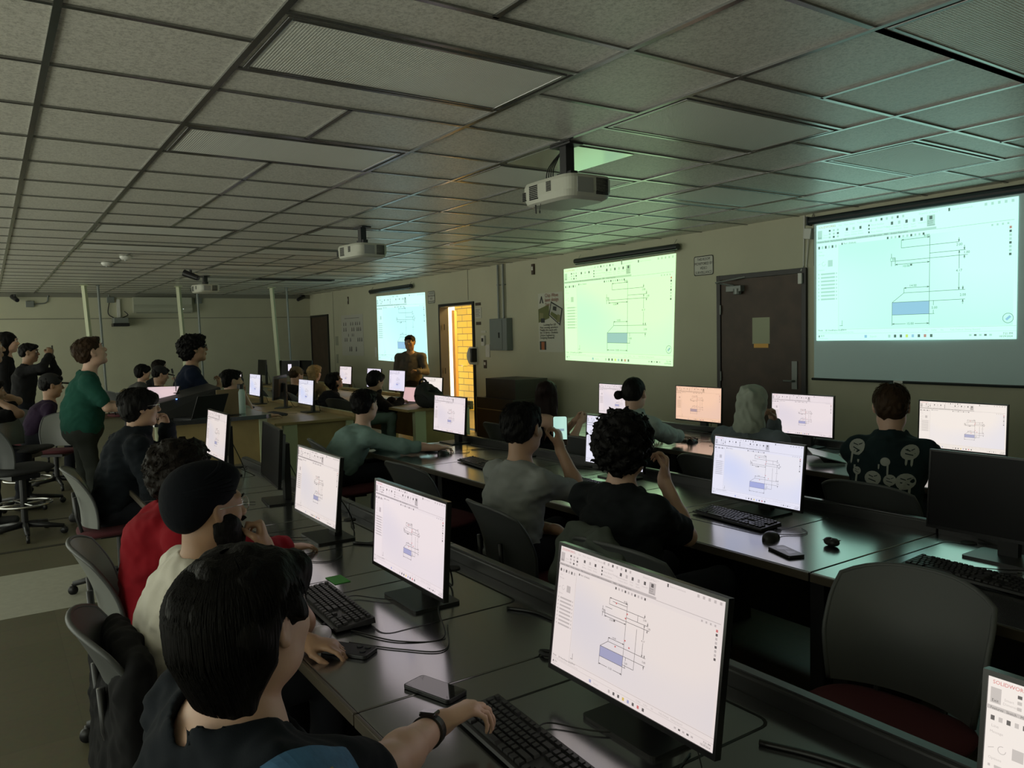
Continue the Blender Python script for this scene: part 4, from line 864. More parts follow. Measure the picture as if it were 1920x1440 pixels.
m = MB(); m.tube(curve_pts([(0, 0, 0), (.0, 0, .09), (0, -.02, .19)]), .004, 8); m.lathe((0, 0, 0), [(.03, 0), (.03, .008), (.01, .012)], 14); m.build('gooseneck', M_black, t); m = MB(); m.tube([(0, -.02, .19), (0, -.027, .23)], [.010, .008], 10); m.build('capsule', M_blackm, t)
# wood box chair back + bottle by the chin-on-hand person
t = thing('water_bottle', (-4.42, 1.66, .88), 'pale green bottle with dark cap in front of the person resting chin on hand', 'bottle')
m = MB(); m.lathe((0, 0, 0), [(.036, 0), (.038, .01), (.038, .20), (.030, .225)], 20); m.build('body', mat('mint_bottle', (.38, .50, .46), .35), t, smooth=True); m = MB(); m.lathe((0, 0, .225), [(.031, 0), (.031, .04), (.026, .045)], 16); m.build('cap', M_black, t)
# lectern by the wall
t = thing('lectern', (-5.85, 5.62, 0), 'dark brown wooden lectern cabinet by the wall right of the open door', 'lectern')
M_lect = mat('lectern_wood', (.022, .014, .011), .5, noise=(6, .2))
m = MB(); m.bb(-.48, .42, -.28, .30, 0, .70); m.build('cabinet', M_lect, t, bevel=.004)
m = MB(); m.bb(-.30, .42, -.24, .28, .70, .96); m.build('top_hutch', M_lect, t, bevel=.004)
m = MB(); m.bb(-.488, -.478, -.285, -.26, 0, .70); m.bb(-.48, .42, -.285, -.28, .54, .548); m.build('edge_trim', M_oak, t)

# ---- chairs
def chair_meshes():
    C_ = {}
    def back(u, v):
        x = -.235+.47*u; e = abs(2*u-1); z = .43+.36*v; y = .20+.10*v-.075*(e**2.2)-.03*math.sin(v*math.pi)
        z += -.045*(e**3)*(v**2)
        sx = 1-.22*max(0, (.45-v))-.10*max(0, v-.8)*2
        return x*sx, y, z
    m = MB(); nu, nv = 18, 14
    m.grid(lambda u, v: back(u, v), nu, nv); k = len(m.v)
    m.grid(lambda u, v: (lambda p: (p[0]*.985, p[1]+.014, p[2]))(back(1-u, v)), nu, nv)
    C_['back'] = m
    def rim(side):
        return [back(0, v/10) for v in range(11)]
    m2 = MB()
    loop = [Vector(back(0, v/12))+Vector((0, .007, 0)) for v in range(13)]+[Vector(back(u/14, 1))+Vector((0, .007, 0)) for u in range(1, 15)]+[Vector(back(1, 1-v/12))+Vector((0, .007, 0)) for v in range(1, 13)]
    m2.tube(loop, .0085, 8); C_['rim'] = m2
    m = MB()
    def seat(u, v):
        a = u*math.tau; h = math.pi*v; r = math.sin(h)**.35
        return (.235*abs(math.cos(a))**.6*(1 if math.cos(a) > 0 else -1)*r, 0.02+.225*abs(math.sin(a))**.6*(1 if math.sin(a) > 0 else -1)*r, .395-.028*math.cos(h)-.012*math.sin(a)*r)
    m.grid(seat, 36, 10); C_['seat'] = m
    m = MB(); m.tube([(-.10, .10, .365), (-.10, .21, .37), (-.10, .24, .50), (-.10, .245, .62)], .011, 8); C_['al'] = m
    m = MB(); m.tube([(.10, .10, .365), (.10, .21, .37), (.10, .24, .50), (.10, .245, .62)], .011, 8); C_['ar'] = m
    m = MB(); m.tube([(0, 0, .07), (0, 0, .37)], .025, 12); m.bb(-.11, .11, -.09, .12, .345, .372); C_['col'] = m
    m = MB(); m.tube([(0, 0, .10), (.14, 0, .085), (.28, 0, .065)], [.026, .022, .016], 8); C_['spoke'] = m
    m = MB(); m.tube([(.28, -.012, .028), (.28, .012, .028)], .028, 14); m.tube([(.28, 0, .03), (.28, 0, .065)], .010, 8); C_['wheel'] = m
    m = MB(); m.tube([(.20*math.cos(i*math.tau/40), .20*math.sin(i*math.tau/40), .27) for i in range(41)], .010, 8, cap=False); m.tube([(-.20, 0, .27), (.2, 0, .27)], .008); m.tube([(0, -.20, .27), (0, .2, .27)], .008); C_['ring'] = m
    return C_
CH = chair_meshes()
def make_chair(name, label, seatm, shellm, rzs=0, ring=False, loc=(0, 0, 0), group='grey shell office chairs'):
    t = thing(name, loc, label, 'chair', group, rz=rzs); rise = .16 if ring else 0
    o = CH['back'].build('backrest', shellm, t, smooth=True, loc=(0, 0, rise)); CH['rim'].build('backrest_rim', shellm, o, smooth=True)
    CH['seat'].build('seat', seatm, t, smooth=True, loc=(0, 0, rise)); CH['al'].build('back_arm', M_black, t, smooth=True, loc=(0, 0, rise)); CH['ar'].build('back_arm', M_black, t, smooth=True, loc=(0, 0, rise))
    o = CH['col'].build('gas_column', M_black, t); o.scale = (1, 1, 1+rise/.41)
    for i in range(5):
        o = CH['spoke'].build('base_leg', M_black, t, smooth=True); o.rotation_euler = (0, 0, i*math.tau/5+.3)
        CH['wheel'].build('caster', M_black, o, smooth=True)
    if ring: CH['ring'].build('foot_ring', M_chrome, t, smooth=True)
    return t
def kids_snapshot(root):
    for o in [root]+list(root.children_recursive): KIDS[o.name] = list(o.children)
bpy.context.view_layer.update()
ch0 = make_chair('office_chair', 'grey shell chair with maroon seat standing empty in the right foreground, turned to the camera', M_seat, M_shell, loc=(1.62, 1.80, 0), rzs=R_(4))
kids_snapshot(ch0)
# backrest is on local +y; seated people face +y, so their chairs are turned by 180 degrees
CHAIRS = [(1.52, .10, 180, 'chair under the nearest person with the black bob'), (.44, .21, 178, 'chair with a dark jacket, under the turbaned person'),
          (-.50, .28, 175, 'pale grey chair under the person in the red hoodie'), (-2.60, .40, 178, 'grey chair under the person with glasses and hand on chin'),
          (-1.42, 2.05, 186, 'empty dark grey chair between the person in teal and the raised phone'), (-.08, 1.84, 176, 'grey chair under the person in the grey shirt'), (.72, 1.84, 186, 'grey chair with a draped jacket under the curly haired person'),
          (-2.75, 2.02, 170, 'grey chair under the person in teal'), (.68, 3.50, 184, 'grey chair under the person in the smiley hoodie'), (-.38, 3.56, 182, 'grey chair under the hooded person'), (-1.6, 3.56, 184, 'grey chair under the person with the hair bun'),
          (-2.75, 3.60, 180, 'grey chair under the long haired person'), (-6.6, 3.62, 200, 'dark chair under the black haired person in a hoodie'), (-8.1, 3.60, 170, 'dark chair under the leaning woman'), (-8.95, 3.62, 180, 'chair under the blonde person'), (-9.8, 3.6, 180, 'chair under the far cap wearing person'),
          (-6.05, 1.75, 190, 'chair under the person resting chin on hand'), (-10.6, 1.7, 200, 'far chair under the person in a grey top'), (-11.3, 1.6, 200, 'far chair under the seated person in a black cap'),
          (-7.9, .10, 120, 'grey chair under the person with folded arms behind the head'), (-6.9, .32, 60, 'empty pale chair left of the person in green'), (-9.3, .35, 200, 'chair under the left seated cap wearer')]
_p = CH['back'].build('pale_back', mat('pale_shell', (.19, .20, .19), .4, bump=(90, .1, .001)), None, smooth=True); PALE = [_p.data]; bpy.data.objects.remove(_p)
for x, y, a, lb in CHAIRS:
    c = copy_tree(ch0, loc=(x, y, 0), rz=R_(a), label=lb)
    if 'red hoodie' in lb or 'glasses' in lb or 'pale chair' in lb:
        for o in c.children:
            if o.name.startswith('backrest'): o.data = PALE[0]
def reseat_chair(c, matl):
    for o in c.children:
        if o.name.startswith('seat'): o.data = o.data.copy(); o.data.materials[0] = matl
st = make_chair('drafting_stool', 'tall dark stool with chrome foot ring by the left edge', M_darkseat, M_shell, ring=True, loc=(-4.55, -.06, 0), rzs=R_(200), group='tall stools with foot rings')
kids_snapshot(st); copy_tree(st, loc=(-5.9, .02, 0), rz=R_(150), label='second tall stool farther back by the left edge')

# ================================================================== PEOPLE
def V3(*a): return np.array(a, float)
def unit(v): v = np.array(v, float); return v/(np.linalg.norm(v)+1e-9)
class Vol:
    """signed distance volume; primitives are blended smoothly, then meshed with surface nets"""
    def __init__(s, lo, hi, h):
        s.h = h; s.lo = np.array(lo, float)-3*h; n = np.ceil((np.array(hi, float)+3*h-s.lo)/h).astype(int)+1; s.n = n
        s.F = np.full(tuple(n), 1.0, np.float32)
    def sub(s, lo, hi, pad):
        a = np.maximum(0, np.floor((np.array(lo)-pad-s.lo)/s.h).astype(int)); b = np.minimum(s.n, np.ceil((np.array(hi)+pad-s.lo)/s.h).astype(int)+1)
        if (b <= a).any(): return None
        ax = [(s.lo[i]+s.h*np.arange(a[i], b[i])).astype(np.float32) for i in range(3)]
        return (slice(a[0], b[0]), slice(a[1], b[1]), slice(a[2], b[2])), ax[0][:, None, None], ax[1][None, :, None], ax[2][None, None, :]
    def put(s, sl, d, k, mode):
        f = s.F[sl]
        if mode == 'cut': d = -d; m = np.maximum(k-np.abs(f-d), 0)/k; s.F[sl] = np.maximum(f, d)+m*m*k*.25
        else: m = np.maximum(k-np.abs(f-d), 0)/k; s.F[sl] = np.minimum(f, d)-m*m*k*.25
    def cap(s, a, b, ra, rb, k=.02, mode='add'):
        a, b = np.array(a, float), np.array(b, float); r = max(ra, rb); q = s.sub(np.minimum(a, b)-r, np.maximum(a, b)+r, k+2*s.h)
        if q is None: return
        sl, X, Y, Z = q; ba = b-a; L = ba@ba+1e-12
        px, py, pz = X-a[0], Y-a[1], Z-a[2]; t = np.clip((px*ba[0]+py*ba[1]+pz*ba[2])/L, 0, 1)
        d = np.sqrt((px-t*ba[0])**2+(py-t*ba[1])**2+(pz-t*ba[2])**2)-(ra+(rb-ra)*t); s.put(sl, d.astype(np.float32), k, mode)
    def ell(s, c, r, R=None, k=.02, mode='add'):
        c, r = np.array(c, float), np.array(r, float); m = r.max(); q = s.sub(c-m, c+m, k+2*s.h)
        if q is None: return
        sl, X, Y, Z = q; p = (X-c[0], Y-c[1], Z-c[2])
        if R is None: R = np.eye(3)
        l = [R[0, i]*p[0]+R[1, i]*p[1]+R[2, i]*p[2] for i in range(3)]
        k0 = np.sqrt(sum((l[i]/r[i])**2 for i in range(3))); k1 = np.sqrt(sum((l[i]/r[i]**2)**2 for i in range(3)))+1e-6
        s.put(sl, (k0*(k0-1)/k1).astype(np.float32), k, mode)
    def ecap(s, a, b, side, wa, da, wb, db, k=.03, mode='add'):
        """capsule with an elliptical section: half width w along side, half depth d"""
        a, b = np.array(a, float), np.array(b, float); r = max(wa, wb, da, db); q = s.sub(np.minimum(a, b)-r, np.maximum(a, b)+r, k+2*s.h)
        if q is None: return
        sl, X, Y, Z = q; ba = b-a; L = ba@ba+1e-12; ax = ba/math.sqrt(L); side = unit(np.array(side)-ax*(np.array(side)@ax)); fr = np.cross(ax, side)
        px, py, pz = X-a[0], Y-a[1], Z-a[2]; t = np.clip((px*ba[0]+py*ba[1]+pz*ba[2])/L, 0, 1); vx, vy, vz = px-t*ba[0], py-t*ba[1], pz-t*ba[2]
        S = (vx*side[0]+vy*side[1]+vz*side[2]); D = (vx*fr[0]+vy*fr[1]+vz*fr[2]); U = (vx*ax[0]+vy*ax[1]+vz*ax[2])
        w_, d_ = wa+(wb-wa)*t, da+(db-da)*t; u_ = np.minimum(w_, d_)
        k0 = np.sqrt((S/w_)**2+(D/d_)**2+(U/u_)**2); k1 = np.sqrt((S/w_**2)**2+(D/d_**2)**2+(U/u_**2)**2)+1e-6
        s.put(sl, (k0*(k0-1)/k1).astype(np.float32), k, mode)
    def plane(s, p, n):
        """remove everything on the side the normal points to"""
        n = unit(n); ax = [(s.lo[i]+s.h*np.arange(s.n[i])).astype(np.float32) for i in range(3)]
        d = (ax[0][:, None, None]-p[0])*n[0]+(ax[1][None, :, None]-p[1])*n[1]+(ax[2][None, None, :]-p[2])*n[2]; s.F = np.maximum(s.F, d.astype(np.float32))
    def plane_local(s, p, n, c, r):
        q = s.sub(np.array(c)-r, np.array(c)+r, 0)
        if q is None: return
        n = unit(n); sl, X, Y, Z = q; d = (X-p[0])*n[0]+(Y-p[1])*n[1]+(Z-p[2])*n[2]; ball = r-np.sqrt((X-c[0])**2+(Y-c[1])**2+(Z-c[2])**2)
        s.F[sl] = np.maximum(s.F[sl], np.minimum(d, ball).astype(np.float32))
    def warp(s, amp, fx, fy, fz, seed=0):
        ax = [(s.lo[i]+s.h*np.arange(s.n[i])).astype(np.float32) for i in range(3)]; X, Y, Z = ax[0][:, None, None], ax[1][None, :, None], ax[2][None, None, :]; r = np.random.RandomState(seed); tot = 0
        for i in range(4):
            p = r.uniform(0, 6.3, 4); q = r.uniform(.6, 1.5, 3); tot = tot+np.sin(X*fx*q[0]+p[0]+1.7*np.sin(Z*fz*.5+p[3]))*np.sin(Y*fy*q[1]+p[1]+1.5*np.sin(X*fx*.4+p[0]))*np.sin(Z*fz*q[2]+p[2]+1.3*np.sin(Y*fy*.5))
        s.F = s.F+(amp*.6*tot).astype(np.float32)
    def mesh(s, name, mt):
        F = s.F; neg = F < 0; c = np.zeros(tuple(s.n-1), np.int8)
        sl = lambda d: tuple(slice(1, None) if q else slice(None, -1) for q in d)
        for d in np.ndindex(2, 2, 2): c += neg[sl(d)]
        act = (c > 0) & (c < 8); I = np.argwhere(act)
        if len(I) == 0: I = np.zeros((0, 3), int)
        vid = np.full(act.shape, -1, np.int32); vid[tuple(I.T)] = np.arange(len(I)); cv = {}
        for d in np.ndindex(2, 2, 2): cv[d] = F[I[:, 0]+d[0], I[:, 1]+d[1], I[:, 2]+d[2]]
        acc = np.zeros((len(I), 3)); cnt = np.zeros(len(I))
        for ax in range(3):
            for d in np.ndindex(2, 2, 2):
                if d[ax]: continue
                e = list(d); e[ax] = 1; e = tuple(e); a, b = cv[d], cv[e]; m = (a < 0) != (b < 0); t = np.where(m, a/np.where(m, a-b, 1), 0)
                p = np.tile(np.array(d, float), (len(I), 1)); p[:, ax] += t; acc[m] += p[m]; cnt[m] += 1
        P = (I+acc/np.maximum(cnt, 1)[:, None])*s.h+s.lo; quads = []
        for ax in range(3):
            a, b = [(1, 2), (2, 0), (0, 1)][ax]; s0 = [slice(None)]*3; s1 = [slice(None)]*3; s0[ax] = slice(None, -1); s1[ax] = slice(1, None)
            A, B = neg[tuple(s0)], neg[tuple(s1)]; E_ = np.argwhere(A != B)
            if len(E_) == 0: continue
            mx = np.array(act.shape); ok = (E_[:, a] >= 1) & (E_[:, b] >= 1) & (E_[:, a] < mx[a]) & (E_[:, b] < mx[b]); E_ = E_[ok]; inside = A[tuple(E_.T)]
            def at(da, db): q = E_.copy(); q[:, a] += da; q[:, b] += db; return vid[tuple(q.T)]
            Q = np.stack([at(-1, -1), at(0, -1), at(0, 0), at(-1, 0)], 1); Q[~inside] = Q[~inside][:, ::-1]; quads.append(Q)
        Q = np.concatenate(quads) if quads else np.zeros((0, 4), int); Q = Q[(Q >= 0).all(1)]
        # one relaxation pass
        if len(Q):
            nb = np.zeros_like(P); cn = np.zeros(len(P))
            for i in range(4): np.add.at(nb, Q[:, i], P[Q[:, (i+1) % 4]]); np.add.at(nb, Q[:, i], P[Q[:, (i+3) % 4]]); np.add.at(cn, Q[:, i], 2)
            P = P*.5+.5*nb/np.maximum(cn, 1)[:, None]
        me = bpy.data.meshes.new(name); me.vertices.add(len(P)); me.vertices.foreach_set('co', P.astype(np.float32).ravel())
        me.loops.add(len(Q)*4); me.loops.foreach_set('vertex_index', Q.astype(np.int32).ravel()); me.polygons.add(len(Q)); me.polygons.foreach_set('loop_start', np.arange(len(Q), dtype=np.int32)*4)
        me.update(calc_edges=True); me.polygons.foreach_set('use_smooth', [True]*len(me.polygons)); me.materials.append(mt); return me

SKIN = {'light': (.56, .36, .27), 'mid': (.44, .27, .18), 'tan': (.36, .21, .13), 'brown': (.26, .15, .09)}
def skin_mat(k):
    if 'skin_'+k in MATS: return MATS['skin_'+k]
    m = mat('skin_'+k, SKIN[k], .5, noise=(9, .07), bump=(300, .12, .001)); b = m.node_tree.nodes['Principled BSDF']; b.inputs['Subsurface Weight'].default_value = .12; b.inputs['Subsurface Radius'].default_value = (.02, .008, .004); return m
def hair_mat(k, c):
    if 'hair_'+k in MATS: return MATS['hair_'+k]
    m = mat('hair_'+k, c, .55, spec=.12, noise=(25, .3)); nt = m.node_tree; N = nt.nodes; L = nt.links; tc = N.new('ShaderNodeTexCoord'); mp = N.new('ShaderNodeMapping'); mp.inputs['Scale'].default_value = (220, 220, 16)
    n = N.new('ShaderNodeTexNoise'); n.inputs['Scale'].default_value = 1; n.inputs['Detail'].default_value = 2; L.new(tc.outputs['Object'], mp.inputs[0]); L.new(mp.outputs[0], n.inputs['Vector'])
    bp = N.new('ShaderNodeBump'); bp.inputs['Strength'].default_value = .8; bp.inputs['Distance'].default_value = .003; L.new(n.outputs['Fac'], bp.inputs['Height']); L.new(bp.outputs[0], N['Principled BSDF'].inputs['Normal']); return m
HC = {'black': (.0045, .004, .004), 'dark': (.009, .0065, .005), 'brown': (.035, .020, .011), 'auburn': (.012, .006, .005), 'blonde': (.30, .21, .10), 'sandy': (.16, .10, .05)}
def cloth(nm, c, rough=.9): return mat('cloth_'+nm, c, rough, spec=.2, noise=(7, .10), bump=(420, .35, .0012))

def hand(V, w_, d, n, thumb, pose, sc_=1.0):
    """palm + five fingers. w_: wrist, d: direction of the fingers, n: direction the palm faces, thumb: unit vector to the thumb side"""
    d = unit(d); n = unit(n-d*(n@d)); lat = unit(np.cross(d, n)); lat = lat*(1 if lat@thumb > 0 else -1); R = np.stack([lat, d, n], 1); s_ = sc_
    V.cap(w_-d*.02, w_+d*.02, .024*s_, .026*s_, .012); V.ell(w_+d*.052*s_, (.041*s_, .052*s_, .016*s_), R, .012); V.ell(w_+d*.035*s_+lat*.018*s_+n*.008, (.02*s_, .032*s_, .015*s_), R, .01)
    curls = {'relax': (18, 28, 20), 'mouse': (12, 32, 25), 'type': (25, 40, 25), 'fist': (75, 85, 45), 'half': (50, 60, 35), 'flat': (4, 8, 6), 'hold': (48, 55, 45), 'loose': (35, 45, 30), 'point': (30, 70, 40)}[pose]
    L = [.078, .086, .080, .064]; off = [.030, .010, -.010, -.029]
    for i in range(4):
        p = w_+d*(.088-.004*abs(i-1.2))*s_+lat*off[i]*s_; ang = 0; r0 = .0088-.0006*i; sp = lat*(off[i]*.9)
        extra = (i*5 if pose in ('relax', 'loose', 'type', 'half') else 0)
        for j, (fr, cu) in enumerate(zip((.48, .29, .23), curls)):
            ang += R_(cu+extra*(j == 0)); dd = unit(d*math.cos(ang)+n*math.sin(ang)+sp*(.6 if j == 0 else .3)*max(.0, math.cos(ang))); q = p+dd*L[i]*fr*s_
            V.cap(p, q, (r0-.0009*j)*s_, (r0-.0009*(j+1))*s_, .004 if j else .010); p = q
    ta = {'fist': .9, 'hold': .7, 'half': .6, 'mouse': .25, 'flat': .15}.get(pose, .4); p = w_+d*.022*s_+lat*.024*s_+n*.006
    q = p+unit(d*.62+lat*.72+n*ta*.5)*.040*s_; V.cap(p, q, .0135*s_, .0112*s_, .012); r = q+unit(d*.85+lat*(.35-ta*.6)+n*ta)*.030*s_; V.cap(q, r, .0105*s_, .0098*s_, .005); V.cap(r, r+unit(d*.9+lat*(.15-ta*.7)+n*ta*.9)*.024*s_, .0098*s_, .0080*s_, .004)

def head_prims(V, hc, R, s_=1.0, face=True, full=1.0):
    P = lambda *a: hc+R@(np.array(a)*s_)
    E_ = lambda c, r, k=.02, mode='add': V.ell(P(*c), np.array(r)*s_, R, k, mode)
    E_((0, -.018, .030), (.075, .095, .083)); E_((0, .018, -.028), (.062*full, .070, .080), .04); E_((0, .060, -.096), (.026, .022, .019), .035)
    for x in (-1, 1):
        E_((x*.040*full, .012, -.068), (.024, .042, .028), .03); E_((x*.038, .058, -.022), (.024, .022, .022), .025)
    if face:
        E_((0, .074, .034), (.050, .018, .013), .02)
        for x in (-1, 1): E_((x*.032, .096, .012), (.020, .014, .013), .012, 'cut'); E_((x*.012, .097, -.026), (.009, .012, .008), .008); E_((x*.032, .077, .012), (.0135, .0135, .0125), .006)
        V.cap(P(0, .083, .018), P(0, .106, -.020), .0075*s_, .011*s_, .014); E_((0, .088, -.050), (.024, .011, .0075), .008); E_((0, .086, -.062), (.021, .011, .008), .006); E_((0, .083, -.0555), (.03, .016, .0016), .004, 'cut') if V.h < .006 else None
    for x in (-1, 1):
        Re = R@np.array([[math.cos(.35*x), -math.sin(.35*x), 0], [math.sin(.35*x), math.cos(.35*x), 0], [0, 0, 1]]); V.ell(P(x*.079, -.006, .002), np.array((.0075, .018, .031))*s_, Re, .008); V.ell(P(x*.087, .000, .006), np.array((.006, .010, .018))*s_, Re, .004, 'cut'); V.ell(P(x*.078, .000, -.022), np.array((.007, .010, .011))*s_, Re, .006)

def hair_vol(style, hc, R, h, s_=1.0, seed=0):
    P = lambda *a: hc+R@(np.array(a)*s_); big = {'long': .5, 'hood': .3, 'bob': .24, 'curly': .22, 'turban': .26}.get(style, .18)
    V = Vol(hc-big-np.array([0, 0, .12 if style == 'long' else 0]), hc+np.array([big, big, .2]), h)
    E_ = lambda c, r, k=.02, mode='add': V.ell(P(*c), np.array(r)*s_, R, k, mode)
    def facecut(low=-.02, fw=.060, top=.050):
        E_((0, .105, -.045), (fw, .075, .102), .012, 'cut')
        for x in (-1, 1): E_((x*.090, .045, -.030), (.045, .052, .050), .012, 'cut')
    if style in ('short', 'shortback'):
        E_((0, -.020, .038), (.084, .103, .087)); E_((0, -.060, -.005), (.072, .055, .06), .03); E_((0, .055, .078), (.055, .045, .026), .03); facecut()
        for x in (-1, 1): E_((x*.092, .005, -.015), (.030, .035, .040), .010, 'cut')
        E_((0, -.06, -.115), (.1, .1, .062), .012, 'cut'); V.warp(.0055*s_, 95, 95, 60, seed); V.warp(.004*s_, 210, 210, 130, seed+9)
    elif style == 'bowl':
        E_((0, -.016, .030), (.092, .108, .096)); E_((0, -.05, -.015), (.084, .065, .075), .03); E_((0, .070, .050), (.066, .038, .040), .025); E_((0, .115, -.055), (.062, .07, .088), .012, 'cut')
        for x in (-1, 1): E_((x*.095, .030, -.065), (.045, .06, .058), .012, 'cut')
        V.warp(.0045*s_, 80, 80, 30, seed); V.warp(.003*s_, 200, 200, 50, seed+5)
    elif style == 'bob':
        E_((0, -.022, .034), (.096, .112, .094)); V.ecap(P(0, -.032, .00), P(0, -.052, -.100), R[:, 0], .098*s_, .084*s_, .074*s_, .050*s_, .03); E_((.030, .040, .074), (.050, .058, .030), .03)
        for x in (-1, 1): E_((x*.070, .012, .004), (.024, .040, .045), .02)
        E_((0, .125, -.045), (.074, .072, .105), .015, 'cut')
        for x in (-1, 1): E_((x*.105, .048, -.050), (.062, .060, .062), .015, 'cut'); E_((x*.10, -.012, -.13), (.055, .066, .080), .02, 'cut'); E_((x*.105, -.004, -.018), (.036, .034, .042), .012, 'cut')
        E_((0, .05, -.19), (.12, .085, .10), .015, 'cut'); V.warp(.008*s_, 60, 60, 22, seed); V.warp(.003*s_, 170, 170, 40, seed+3)
    elif style == 'long':
        E_((0, -.020, .034), (.090, .108, .090)); V.ecap(P(0, -.035, -.01), P(0, -.075, -.24), R[:, 0], .095*s_, .075*s_, .11*s_, .045*s_, .03); V.ecap(P(0, -.07, -.22), P(0, -.085, -.34), R[:, 0], .11*s_, .045*s_, .085*s_, .028*s_, .03)
        E_((0, .115, -.05), (.065, .075, .11), .015, 'cut'); V.warp(.006*s_, 60, 60, 10, seed); V.warp(.003*s_, 150, 150, 22, seed+3)
    elif style == 'bun':
        E_((0, -.018, .034), (.081, .101, .087)); E_((0, -.055, -.01), (.066, .055, .055), .03); facecut(); E_((0, -.05, -.11), (.1, .09, .06), .012, 'cut'); E_((-.082, -.096, -.012), (.034, .032, .034), .012); V.warp(.003*s_, 120, 120, 60, seed)
    elif style in ('curly', 'wavy'):
        g = 1.10 if style == 'curly' else 1.0
        E_((0, -.022, .040), (.102*g, .116*g, .098*g)); E_((0, -.055, -.02), (.088*g, .075*g, .082), .04); E_((0, .06, .085), (.07, .05, .035), .03); facecut()
        for x in (-1, 1): E_((x*.103, .02, -.045), (.045, .045, .045), .012, 'cut')
        E_((0, -.04, -.135), (.12, .12, .055), .012, 'cut'); V.warp(.013*s_, 62, 62, 62, seed); V.warp(.009*s_, 130, 130, 130, seed+4); V.warp(.006*s_, 230, 230, 230, seed+8)
    elif style == 'turban':
        E_((0, -.034, .060), (.096, .108, .088)); E_((0, -.078, .008), (.084, .062, .074), .04); E_((0, .02, .098), (.066, .072, .046), .03); E_((0, .128, -.040), (.075, .082, .098), .012, 'cut')
        for x in (-1, 1): E_((x*.10, .020, -.060), (.05, .065, .070), .012, 'cut')
        E_((0, -.05, -.16), (.12, .12, .07), .012, 'cut')
    elif style == 'cap':
        E_((0, -.016, .045), (.086, .104, .084)); E_((0, .125, .030), (.068, .062, .010), .012); E_((0, .09, -.075), (.1, .09, .1), .008, 'cut'); E_((0, -.02, -.10), (.15, .16, .105), .006, 'cut')
    elif style == 'hood':
        E_((0, -.022, .026), (.090, .112, .100)); V.ecap(P(0, -.045, -.04), P(0, -.06, -.15), R[:, 0], .082*s_, .082*s_, .098*s_, .090*s_, .04); E_((0, .135, -.02), (.066, .085, .095), .02, 'cut'); 
        V.warp(.009*s_, 34, 34, 28, seed); V.warp(.006*s_, 85, 85, 45, seed+2)
    return V
def strands(mb, hc, R, style, n, s_=1.0, seed=1, mi=0):
    """fine tapered locks lying on the hair"""
    r = random.Random(seed); P = lambda a: hc+R@(np.array(a)*s_)
    for i in range(n):
        az = r.uniform(-math.pi, math.pi)
        if style == 'bob':
            if abs(az) < .75: continue
            side_ = abs(az) < 1.95
            x, y = math.sin(az), math.cos(az); L = []; zend = r.uniform(-.160, -.095) if y < .1 else r.uniform(-.10, -.04)
            if abs(az) < 2.75: zend = max(zend, -.14+.17*(2.75-abs(az))/.9+r.uniform(-.02, .02))
            if side_: zend = r.uniform(.022, .045)
            if y > .35: zend = r.uniform(.02, .06)
            for t in range(9):
                u = t/8; z = .125-(u**1.2)*(.125-zend); el = max(0, min(1, (z-.034)/.092)) if z > .034 else 0; rr = math.sqrt(max(0, 1-el**2)); rx = (.099 if z > -.05 else .099-(-.05-z)*.22)+r.uniform(-.001, .003); ry = (.115 if z > -.02 else .115-(-.02-z)*.42)
                L.append(P((x*rx*rr+r.uniform(-.001, .001), -.024+y*ry*rr, z)))
        elif style in ('curly', 'wavy'):
            el = r.uniform(-.5, 1.4)
            if abs(az) < .8 and el < .75: continue
            c = np.array((math.sin(az)*math.cos(el)*.108, -.022+math.cos(az)*math.cos(el)*.120, .03+.104*math.sin(el))); ph = r.uniform(0, 6.3); t1 = unit(np.cross(c, (0.1, .2, 1))); t2 = unit(np.cross(c, t1)); L = []; rad = r.uniform(.008, .016)
            for t in range(9): a = ph+t*.62; L.append(P(c*(1+.02*t*r.uniform(.1, .9)*.3)+t1*rad*math.cos(a)+t2*rad*math.sin(a)+unit(c)*.010*math.sin(a*.7)))
        else:
            el = r.uniform(0, 1.45)
            if abs(az) < .6 and el < .8: continue
            L = []; dz = 0
            for t in range(6):
                e2 = el-t*.10; L.append(P((math.sin(az+.02*t)*math.cos(e2)*.088, -.021+math.cos(az)*math.cos(e2)*.108, .038+.091*math.sin(e2)+.002*t*(t > 3))))
        k = len(L); mb.tube([tuple(p) for p in L], [s_*.0016*(1-.85*abs(2*j/(k-1)-.7)/1.3) for j in range(k)], 4, mi, cap=False)

